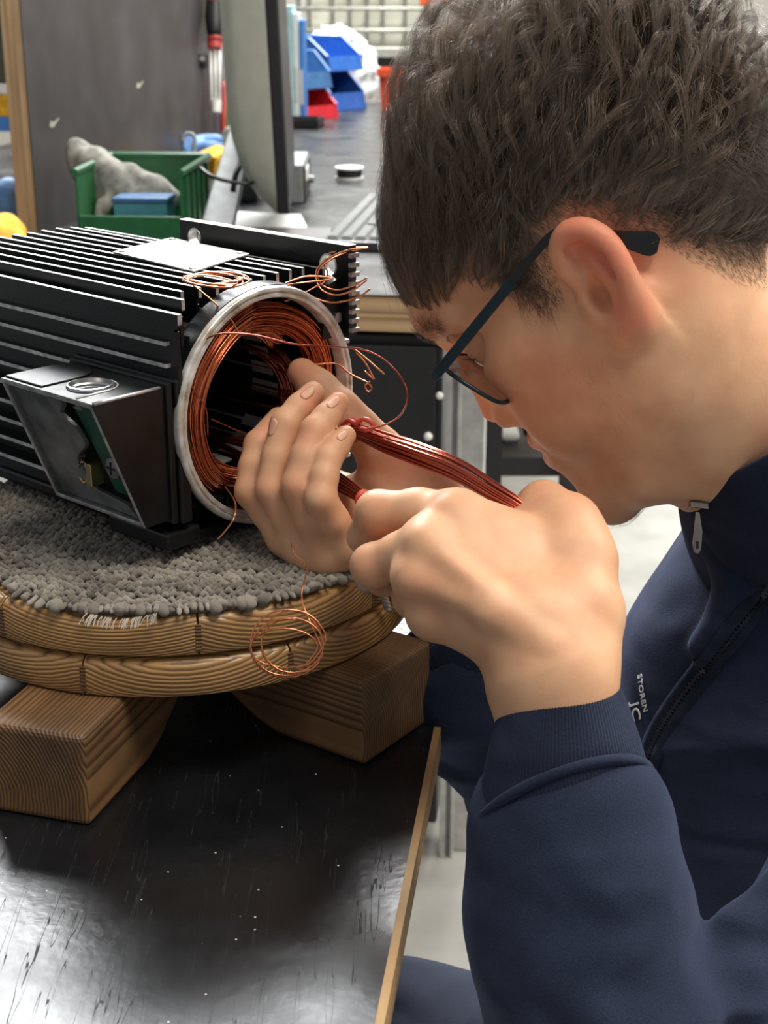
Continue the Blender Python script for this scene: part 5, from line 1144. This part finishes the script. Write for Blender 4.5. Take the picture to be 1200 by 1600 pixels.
# green bin with glove and teal box
gb0 = Zp(124, 386, BZ); gx = unit(qz(Zp(288, 388, BZ) - gb0)); gy = np.array([-gx[1], gx[0], 0]); gw = np.linalg.norm(qz(Zp(288, 388, BZ) - gb0)); gd = .24; gh = .118; wt = .004
gb = thing('storage_bin', tuple(gb0 + gx * gw / 2 + gy * gd / 2), 'dark green open plastic bin holding a grey glove', 'storage bin')
def wall(a, b_, h0, h1, name, th=None): 
    n_ = unit(np.cross(b_ - a, UZ)) * wt; m = MB(); m.prism([a, b_, b_ + UZ * h1, a + UZ * h0], n_); return m.build(name, M['green_bin'], gb, bevel=.001)
c1, c2, c3, c4 = gb0, gb0 + gx * gw, gb0 + gx * gw + gy * gd, gb0 + gy * gd
m = MB(); m.prism([c1, c2, c3, c4], UZ * .004); m.build('bottom', M['green_bin'], gb)
wall(c2, c1, .05, .05, 'front_wall'); wall(c3, c2, gh, gh * .98, 'side_wall'); wall(c4, c3, gh, gh, 'back_wall'); wall(c1, c4, gh * .95, gh, 'side_wall')
m = MB()
for a, b_ in ((c2, c3), (c3, c4), (c4, c1)): m.tube([a + UZ * gh, b_ + UZ * gh], .0065, 6)
m.build('rim', M['green_bin'], gb)
for i in range(5): m = MB(); p0 = c2 + (c3 - c2) * (i + .6) / 5.5 + gx * .003; m.box(p0 + UZ * gh * .48, gx * .003, gy * .006, UZ * gh * .46); m.build('rib', M['green_bin'], gb)
gD = (c1 + gy * .11 - C0) @ CF
glv = pchain([(118, 226, gD, .014), (128, 246, gD, .019), (150, 268, gD, .034), (176, 290, gD, .036), (196, 300, gD - .01, .03)], .02) + pchain([(170, 285, gD, .03), (205, 288, gD, .022), (236, 300, gD, .026), (262, 312, gD, .014), (275, 316, gD, .012)], .02) + pchain([(180, 300, gD - .03, .012), (162, 318, gD - .04, .010), (156, 335, gD - .04, .008)], .012) + pchain([(215, 310, gD - .02, .018), (240, 325, gD - .03, .016)], .012)
gf = sines(8, 6, 90, 200); V, Qd = sdf_mesh(glv, .004, lambda X: -.003 * gf(X), pad=.01); go = mesh_obj('work_glove', V, Qd, M['grey_cloth'], None); tag(go, 'crumpled grey work glove draped in the green bin', 'glove')
q0 = c1 + gx * gw * .30 + gy * .07; m = MB(); m.box(q0 + gx * .042 + UZ * .034, gx * .044, gy * .03, UZ * .030); bx_ = thing('small_box', tuple(q0 + UZ * .004), 'small teal plastic box inside the green bin', 'box'); m.build('body', M['teal'], bx_, bevel=.002); m = MB(); m.box(q0 + gx * .042 + UZ * .069, gx * .0455, gy * .0315, UZ * .0045); m.build('lid', M['blue_dark'], bx_, bevel=.002)

# rags, gloves and hook behind the bin
def blobs(name, rows, mat, label, cat, h=.004, k=.02, amp=.003):
    pr = []
    for r in rows: pr += pchain(r, k)
    V, Qd = sdf_mesh(pr, h, lambda X: -amp * gf(X), pad=.01); return tag(mesh_obj(name, V, Qd, M[mat], None), label, cat)
D2 = (Zp(300, 262, BZ) - C0) @ CF
blobs('rubber_glove', [[(258, 238, D2, .016), (268, 222, D2, .022), (284, 218, D2, .018)], [(275, 236, D2, .02), (300, 236, D2, .016), (330, 232, D2, .013), (345, 228, D2, .008)], [(280, 228, D2, .016), (320, 220, D2 + .03, .012), (340, 218, D2 + .03, .010)], [(255, 245, D2, .015), (290, 246, D2, .018)]], 'blue_cloth', 'crumpled blue rubber glove lying behind the green bin', 'glove')
ycl = MB(); yD = D2 - .12; yv = [P(310, 238, yD), P(338, 226, yD + .02), P(359, 232, yD + .03), P(352, 258, yD), P(334, 272, yD - .03), P(318, 258, yD - .03), P(312, 285, yD - .02), P(332, 288, yD - .02)]; hv = P(336, 246, yD - .06)
ycl.add(yv + [hv] + [p_ + CF * .05 for p_ in yv], [(0, 1, 8), (1, 2, 8), (2, 3, 8), (3, 4, 8), (4, 5, 8), (5, 0, 8), (5, 4, 7, 6), (9, 10, 1, 0), (10, 11, 2, 1), (11, 12, 3, 2), (12, 13, 4, 3), (13, 16, 7, 4), (16, 15, 6, 7), (15, 14, 5, 6), (14, 9, 0, 5), (9, 14, 13, 12, 11, 10), (14, 15, 16, 13)])
yo = ycl.build('folded_cloth', M['yellow'], None); tag(yo, 'folded yellow cloth standing beside the monitor stand', 'cloth')
t = thing('wire_hook', tuple(P(300, 262, D2 - .05)), 'bent dark steel hook standing between blue glove and green bin', 'hook'); m = MB(); m.tube(pspline([(303, 262, D2 - .05), (303, 235, D2 - .05), (304, 216, D2 - .05), (298, 209, D2 - .05), (288, 212, D2 - .05), (284, 222, D2 - .05)], 24), .0045, 8); m.build('rod', M['grey_metal'], t, smooth=True)
blobs('pale_rag', [[(346, 224, D2 + .1, .014), (362, 212, D2 + .1, .018), (372, 206, D2 + .1, .014)]], 'grey_cloth', 'small pale rag behind the monitor stand', 'rag')

# monitor seen edge-on from behind
mD = 2.32; mb_ = P(436, 335, mD); mh = unit(qz(P(452, 170, 2.9) - P(437, 170, mD))); mn = np.array([mh[1], -mh[0], 0]); lean = unit(UZ - mn * .035 ); mw, mhh = .50, .44
mo = thing('computer_monitor', (mb_[0], mb_[1] + .2, BZ), 'flat monitor with beige back and black bezel turned edge on', 'monitor')
m = MB(); m.box(mb_ + mh * mw / 2 + lean * mhh / 2 + mn * .007, mh * mw / 2, mn * .0095, lean * mhh / 2); m.build('bezel', M['black_plastic'], mo, bevel=.003)
m = MB(); m.box(mb_ + mh * mw / 2 + lean * mhh / 2 + mn * .0168, mh * (mw / 2 - .02), mn * .0004, lean * (mhh / 2 - .025)); m.build('screen', M['black_plastic'], mo)
nu_, nv_ = 24, 26; vs = []
for j in range(nv_):
    for i in range(nu_):
        u_, v_ = i / (nu_ - 1), j / (nv_ - 1); tk = .078 * max(0, 1 - abs(2 * u_ - 1) ** 5) ** .5 * max(0, 1 - (1 - min(v_ / .42, 1)) ** 2.4) ** .55 * max(0, 1 - (max(0, v_ - .75) / .25) ** 4) ** .5; vs.append(mb_ + mh * mw * u_ + lean * mhh * v_ - mn * (.0025 + tk))
k = len(vs); vs += [mb_ + mh * mw * i / (nu_ - 1) + lean * mhh * j / (nv_ - 1) - mn * .0024 for j in range(nv_) for i in range(nu_)]
fs = [(j * nu_ + i, j * nu_ + i + 1, (j + 1) * nu_ + i + 1, (j + 1) * nu_ + i) for j in range(nv_ - 1) for i in range(nu_ - 1)]; m = MB(); m.add(vs, fs); m.build('back_shell', M['shell'], mo, smooth=60)
m = MB(); sA, sB = P(377, 205, mD + .25), P(330, 345, mD + .05); sB[2] = BZ + .004; dv = unit(np.cross(sB - sA, CF)); m.prism([sA - dv * .022, sA + dv * .022, sB + dv * .028, sB - dv * .028], CF * .02); m.build('stand_arm', M['grey_metal'], mo, bevel=.003)
m = MB(); m.box((sB[0] + .08, sB[1] + .06, BZ + .003), CR * .11, np.array([0, .09, 0]), UZ * .003); m.build('stand_foot', M['black_panel'], mo, bevel=.002)
m = MB(); m.tube(pspline([(312, 262, mD), (330, 275, mD - .02), (360, 284, mD - .02), (392, 286, mD), (404, 275, mD + .1)], 24), .0032, 8); m.build('cable', M['black_plastic'], mo, smooth=True)
m = MB(); m.tube(pspline([(382, 232, mD + .15), (376, 255, mD + .12), (368, 275, mD + .1), (364, 300, mD + .1)], 20), .005, 8); m.build('cable', M['black_plastic'], mo, smooth=True)

# bench instrument, paper, keyboard, solder spool
def onbench_box(x0, x1, yb, hpx, dep, name, mat, label, cat):
    a, c = Zp(x0, yb, BZ), Zp(x1, yb, BZ); e = unit(qz(c - a)); n_ = np.array([-e[1], e[0], 0]); wd = np.linalg.norm(qz(c - a)); d = (a - C0) @ CF; hh = hpx / FPX * d / math.cos(PITCH)
    t = thing(name, tuple((a + c) / 2 + n_ * dep / 2), label, cat); m = MB(); m.box((a + c) / 2 + n_ * dep / 2 + UZ * hh / 2, e * wd / 2, n_ * dep / 2, UZ * hh / 2); m.build('case', M[mat], t, bevel=.003); return t, a, c, e, n_, hh
t, a, c, e, n_, hh = onbench_box(436, 474, 318, 56, .22, 'bench_power_supply', 'grey_metal', 'grey bench power supply with dark front just past the monitor edge', 'instrument')
sf = unit(E2); m = MB(); m.box(c + n_ * .11 + UZ * hh / 2 + e * .002, n_ * .10, e * .002, UZ * hh * .44); m.build('front_panel', M['black_plastic'], t); m = MB(); m.box(c + n_ * .07 + UZ * hh * .68 + e * .005, n_ * .04, e * .001, UZ * hh * .16); m.build('display', M['zwhite'], t); m = MB(); m.lathe(c + n_ * .13 + UZ * hh * .4 + e * .003, e, [(0, .008), (.012, .007)], 14); m.build('dial', M['grey_metal'], t, smooth=40)
t2, a, c, e, n_, hh = onbench_box(364, 402, 316, 52, .18, 'black_box', 'black_plastic', 'low black box with pale lid behind the monitor', 'box'); m = MB(); m.box((a + c) / 2 + n_ * .09 + UZ * (hh + .004), e * .045, n_ * .085, UZ * .004); m.build('lid', M['zwhite'], t2)
pp = [Zp(x, y, BZ) for x, y in ((318, 372), (348, 330), (470, 336), (488, 372))]; m = MB(); m.prism([p_ + UZ * .0003 for p_ in pp], UZ * .0009); tag(m.build('paper_sheet', M['paper']), 'white sheet of paper lying under the monitor', 'paper')
k0 = Zp(503, 392, BZ); kw, kl = .165, .50; kb = thing('keyboard', tuple(k0 + E2 * kw / 2 + E1 * kl / 2), 'grey computer keyboard with pale keys on the long bench', 'keyboard')
m = MB(); m.box(k0 + E2 * kw / 2 + E1 * kl / 2 + UZ * .008, E2 * kw / 2, E1 * kl / 2, UZ * .008); m.build('case', M['black_panel'], kb, bevel=.003)
M['key'] = plain('pale_keycap', (.24, .25, .25), .8, var=.05); km = None; og = origin_of(kb)
for i in range(7):
    for j in range(22):
        if (i, j % 6) in ((2, 5), (5, 3)): continue
        w_ = k0 + E2 * (.016 + .0222 * i) + E1 * (.016 + .0222 * j) + UZ * .0205
        if km is None:
            mk = MB(); A_ = np.array; pts = [(-1, -1, 0), (1, -1, 0), (1, 1, 0), (-1, 1, 0), (-.78, -.7, 1), (.78, -.7, 1), (.78, .78, 1), (-.78, .78, 1)]; mk.add([E2 * x * .0090 + E1 * y * .0076 + UZ * (z * .0075 - .0045) for x, y, z in pts], [(3, 2, 1, 0), (4, 5, 6, 7), (0, 1, 5, 4), (1, 2, 6, 5), (2, 3, 7, 6), (3, 0, 4, 7)]); km = bpy.data.meshes.new('key'); km.from_pydata(mk.v, [], mk.f); km.materials.append(M['key'])
        ko = bpy.data.objects.new('key', km); COL.objects.link(ko); ko.parent = kb; ko.location = Vector(w_) - og
sp0 = Zp(546, 279, BZ); sd_ = (sp0 - C0) @ CF; sr = 22 / FPX * sd_; sh_ = 18 / FPX * sd_; st = thing('solder_spool', tuple(sp0), 'small spool with pale flanges and black winding on the bench', 'spool')
for z0, r_, mt in ((0, sr, 'zwhite'), (sh_ - .004, sr, 'zwhite')): m = MB(); m.lathe(sp0 + UZ * z0, UZ, [(0, r_), (.004, r_)], 28); m.build('flange', M[mt], st, smooth=40)
m = MB(); m.lathe(sp0 + UZ * .004, UZ, [(0, sr * .9), (sh_ - .008, sr * .9)], 28); m.build('winding', M['black_plastic'], st, smooth=40); m = MB(); m.lathe(sp0 + UZ * sh_, UZ, [(0, sr * .25), (.0005, sr * .25)], 14); m.build('core_hole', M['black_plastic'], st)

# stacking bins at the far end of the bench
def stack_bin(base, ex_, w_, d_, h_, mat, label, group=None):
    ey_ = np.array([-ex_[1], ex_[0], 0]); t = thing('storage_bin', tuple(base), label, 'storage bin', group); th = .003
    prof = [(0, 0), (d_, 0), (d_, h_), (d_ * .42, h_), (d_ * .06, h_ * .45)]
    for s_ in (-1, 1): m = MB(); m.prism([base + ex_ * s_ * w_ / 2 + ey_ * a + UZ * b_ for a, b_ in prof], -ex_ * s_ * th); m.build('side', M[mat], t)
    m = MB(); m.box(base + ey_ * d_ / 2 + UZ * th / 2, ex_ * (w_ / 2 - th), ey_ * d_ / 2, UZ * th / 2); m.build('bottom', M[mat], t)
    m = MB(); m.box(base + ey_ * (d_ - th / 2) + UZ * h_ / 2, ex_ * (w_ / 2 - th), ey_ * th / 2, UZ * h_ / 2); m.build('back', M[mat], t)
    m = MB(); m.prism([base - ex_ * (w_ / 2 - th) + ey_ * a + UZ * b_ for a, b_ in ((0, 0), (d_ * .06, h_ * .45), (d_ * .06 + th, h_ * .45), (th, 0))], ex_ * (w_ - 2 * th)); m.build('front_lip', M[mat], t)
    m = MB(); m.tube([base + ex_ * s_ * w_ / 2 + ey_ * a + UZ * b_ for s_, a, b_ in ((-1, d_ * .06, h_ * .45), (-1, d_ * .42, h_), (-1, d_, h_), (1, d_, h_), (1, d_ * .42, h_), (1, d_ * .06, h_ * .45))], .005, 6); m.build('rim', M[mat], t); return t
bx1 = unit(E2 * .9 - E1 * .45)
rb = Zp(506, 186, BZ); stack_bin(rb, unit(E2 * .6 + E1 * .8), .13, .17, .085, 'red_bin', 'red plastic stacking bin below the blue ones')
bbp = Zp(548, 172, BZ); stack_bin(bbp, unit(E2 * .6 + E1 * .8), .15, .24, .12, 'blue_bin', 'bright blue stacking bin standing beside the red bin')
stack_bin(bbp + UZ * .122 + E1 * .01 - E2 * .01, unit(E2 * .6 + E1 * .8), .15, .24, .10, 'blue_bin', 'bright blue stacking bin stacked on another blue bin')
stack_bin(rb + UZ * .087 - E2 * .03 + E1 * .02, unit(E2 * .6 + E1 * .8), .15, .19, .105, 'blue_dark', 'greyish blue stacking bin resting on the red bin')
bgD = (bbp + E1 * .42 - C0) @ CF
blobs('plastic_bag', [[(500, 90, bgD, .07), (525, 88, bgD, .09), (555, 95, bgD, .07)], [(560, 125, bgD, .06), (563, 138, bgD, .06)], [(500, 130, bgD, .08), (540, 130, bgD, .09)], [(520, 140, bgD, .08), (555, 140, bgD, .07)]], 'bag', 'white crinkled plastic bag behind the blue bins', 'bag', .012, .05, .012)
hb = [[(468, 82, bgD, .018), (490, 72, bgD, .022), (520, 66, bgD, .03), (535, 72, bgD, .02)]]; o = blobs('black_strap', hb, 'black_plastic', 'black bag strap lying over the white plastic bag', 'strap', .008, .03, .004)
# binders
b0 = Zp(452, 196, BZ)
for i, (mt, lb, w_) in enumerate((('cyan', 'pale cyan file box standing next to the monitor edge', .034), ('zwhite', 'white file box between the cyan and blue ones', .014), ('bluecard', 'blue file box standing beside the bins', .012))):
    t = thing('file_box', tuple(b0 + E2 * (-.016, .009, .023)[i] + E1 * .1), lb, 'file box'); hh = .33 - .02 * i; c = b0 + E2 * (-.016, .009, .023)[i] + E1 * (.1 + .01 * i)
    m = MB(); m.box(c + UZ * hh / 2, E2 * w_ / 2, E1 * .03, UZ * hh / 2); m.build('body', M[mt], t, bevel=.001); m = MB(); m.box(c - E1 * .031 + UZ * hh * .35, E2 * w_ * .35, E1 * .0008, UZ * .05); m.build('spine_label', M['paper'], t)
t = thing('tray', tuple(Zp(462, 200, BZ)), 'shallow black tray in front of the file boxes', 'tray'); c = Zp(464, 199, BZ); m = MB(); m.box(c + UZ * .004, E2 * .07, E1 * .05, UZ * .004); m.build('bottom', M['black_plastic'], t)
for s_ in (-1, 1): m = MB(); m.box(c + E2 * .068 * s_ + UZ * .014, E2 * .002, E1 * .05, UZ * .014); m.build('wall', M['black_plastic'], t); m = MB(); m.box(c + E1 * .048 * s_ + UZ * .014, E2 * .07, E1 * .002, UZ * .014); m.build('wall', M['black_plastic'], t)
# bucket
kb0 = Zp(622, 172, BZ); kD = (kb0 - C0) @ CF; br_ = 32 / FPX * kD; bh_ = 62 / FPX * kD; t = thing('bucket', tuple(kb0), 'orange red plastic bucket at the far end of the bench', 'bucket')
m = MB(); m.lathe(kb0, UZ, [(0, br_ * .82), (bh_, br_ * .97), (bh_, br_ * .92), (.006, br_ * .78)], 32, caps=False); m.lathe(kb0, UZ, [(0, br_ * .82), (.005, br_ * .8)], 32); m.build('pail', M['orange'], t, smooth=40); m = MB(); m.lathe(kb0 + UZ * (bh_ - .022), UZ, [(0, br_ * .97), (0, br_ * 1.06), (.024, br_ * 1.06), (.024, br_ * .95)], 32, caps=False); m.build('rim', M['orange'], t, smooth=40)

# caged tank on a steel rack
YT = 6.5; tl_, tb_ = Yp(463, 80, YT), Yp(463, 80, YT); zt0 = tl_[2]; xl = tl_[0]; xrr = Yp(668, 80, YT)[0] + .25
rk = thing('steel_rack', ((xl + xrr) / 2, YT + .5, 0), 'dark steel rack carrying the caged white tank', 'rack')
for x in (xl + .05, xrr - .05):
    for y in (YT + .06, YT + .95): m = MB(); m.box((x, y, (zt0 - .13) / 2), CR * .04, np.array([0, .04, 0]), UZ * (zt0 - .13) / 2); m.build('upright', M['olive'], rk)
m = MB(); m.box(((xl + xrr) / 2, YT + .5, zt0 - .105), CR * (xrr - xl) / 2, np.array([0, .5, 0]), UZ * .025); m.build('deck', M['olive'], rk)
tk = thing('caged_tank', ((xl + xrr) / 2, YT + .5, zt0 - .08), 'white liquid tank in a square tube cage on the rack', 'tank')
for x in np.linspace(xl + .36, xrr - .1, 3): m = MB(); m.box((x, YT + .5, zt0 - .052), CR * .06, np.array([0, .48, 0]), UZ * .027); m.build('skid', M['black_plastic'], tk)
m = MB(); m.box(((xl + xrr) / 2, YT + .5, zt0 - .012), CR * (xrr - xl) / 2, np.array([0, .5, 0]), UZ * .012); m.build('tray', M['galv'], tk)
m = MB(); m.box(((xl + xrr) / 2, YT + .53, zt0 + .42), CR * ((xrr - xl) / 2 - .02), np.array([0, .46, 0]), UZ * .415); m.build('bottle', M['tank'], tk, bevel=.04, seg=4)
xs = [Yp(x, 40, YT)[0] for x in (466, 483, 519, 546, 573, 598, 633, 662, 694)]
for x in xs + [xrr]: m = MB(); m.tube([(x, YT + .035, zt0), (x, YT + .035, zt0 + .86)], .009, 6); m.build('cage_bar', M['galv'], tk, smooth=True)
for y in (77, 48, 14, -22, -60, -100, -140): z = Yp(500, y, YT)[2]; m = MB(); m.tube([(xl, YT + .028, z), (xrr, YT + .028, z)], .009, 6); m.build('cage_bar', M['galv'], tk, smooth=True)
oc = Yp(676, 48, 6.0); t = thing('machine_post', (oc[0], 6.0, 0), 'black post with orange cap standing in front of the caged tank', 'post'); m = MB(); m.box((oc[0], 6.0, oc[2] / 2 + .06), CR * .03, np.array([0, .03, 0]), UZ * (oc[2] / 2 + .06)); m.build('column', M['black_plastic'], t); zc = Yp(676, 8, 6.0)[2]; m = MB(); m.box((oc[0] - .0, 6.0, zc + .06), CR * .05, np.array([0, .04, 0]), UZ * .06); m.build('cap', M['orange'], t, bevel=.006)
m = MB(); m.box((oc[0], 6.0, (oc[2] + .12 + zc) / 2), CR * .022, np.array([0, .022, 0]), UZ * max(.005, (zc - oc[2] - .12) / 2 + .002)); m.build('neck', M['zwhite'], t)

# left of the panel
D3 = (Zp(10, 395, BZ) - C0) @ CF
blobs('yellow_work_glove', [[(-30, 375, D3, .022), (0, 374, D3, .024), (22, 378, D3, .018)], [(-20, 360, D3 + .02, .016), (8, 356, D3 + .02, .018), (22, 362, D3 + .02, .014)], [(-5, 390, D3 - .01, .02), (14, 392, D3 - .01, .016)]], 'yellow', 'yellow work glove heaped left of the partition panel', 'glove')
blobs('blue_glove', [[(-14, 335, D3 + .2, .02), (4, 318, D3 + .2, .022), (14, 300, D3 + .2, .018), (17, 292, D3 + .2, .012)], [(-10, 350, D3 + .2, .022), (18, 348, D3 + .2, .02)]], 'blue_cloth', 'pale blue glove standing behind the yellow one', 'glove')
lb0 = Zp(-40, 205, BZ); t = thing('parts_shelf', tuple(lb0 + E1 * .1), 'low shelf of small coloured boxes beyond the panel', 'shelf')
for i, (z, mt) in enumerate(((.02, 'bluecard'), (.075, 'yellow'), (.12, 'zwhite'), (.3, 'olive'))): hh = (.02, .03, .014, .16)[i]; m = MB(); m.box(lb0 + E1 * .1 + UZ * (hh + (0, .041, .102, .131)[i]), E2 * .25, E1 * .1, UZ * hh); m.build('box', M[mt], t, bevel=.003)

# rack with odds and ends seen under the glasses
YR = 3.15
sr_ = thing('shelf_rack', (*Yp(790, 725, YR)[:2], 0), 'black steel shelf rack standing on the floor past the drawer cabinet', 'rack')
zsh = Yp(790, 715, YR)[2]; x0, x1 = Yp(722, 725, YR)[0], Yp(905, 725, YR)[0]
m = MB(); m.box(((x0 + x1) / 2, YR + .2, zsh - .022), CR * (x1 - x0) / 2, np.array([0, .2, 0]), UZ * .022); m.build('shelf', M['black_plastic'], sr_)
for x in (Yp(770, 700, YR)[0], Yp(888, 700, YR)[0]): m = MB(); m.box((x, YR - .012, .32), CR * .019, np.array([0, .012, 0]), UZ * .32); m.build('post', M['black_plastic'], sr_)
m = MB(); m.box(((x0 + x1) / 2, YR + .2, .63), CR * (x1 - x0) / 2, np.array([0, .2, 0]), UZ * .012); m.build('shelf', M['black_plastic'], sr_)
m = MB(); pA, pB = Yp(855, 700, YR - .1), Yp(900, 800, YR - .1); pB[2] = max(pB[2], .02); m.prism([pA, pA + CR * .05, pB + CR * .06, pB], np.array([0, .03, 0])); m.build('brace', M['black_plastic'], sr_)
def shelf_box(xa, xb, yt, mat, name, label, dy=.12, dp=.1):
    A_, B_ = Yp(xa, 700, YR + dy)[0], Yp(xb, 700, YR + dy)[0]; zt_ = Yp(xa, yt, YR + dy)[2]; t = thing(name, ((A_ + B_) / 2, YR + dy + dp / 2, zsh), label, 'box'); m = MB(); m.box(((A_ + B_) / 2, YR + dy + dp / 2, (zsh + zt_) / 2), CR * (B_ - A_) / 2, np.array([0, dp / 2, 0]), UZ * (zt_ - zsh) / 2); m.build('body', M[mat], t, bevel=.006); m = MB(); m.box(((A_ + B_) / 2, YR + dy + dp / 2, zt_ + .004), CR * ((B_ - A_) / 2 + .004), np.array([0, dp / 2 + .004, 0]), UZ * .004); m.build('lid', M[mat], t); return t
shelf_box(722, 757, 600, 'grey_metal', 'parts_box', 'tall grey parts box on the black shelf rack'); shelf_box(786, 808, 684, 'zwhite', 'parts_box', 'small white parts box on the black shelf rack'); shelf_box(815, 835, 690, 'bag', 'parts_box', 'milky plastic parts box next to the white one', .16)
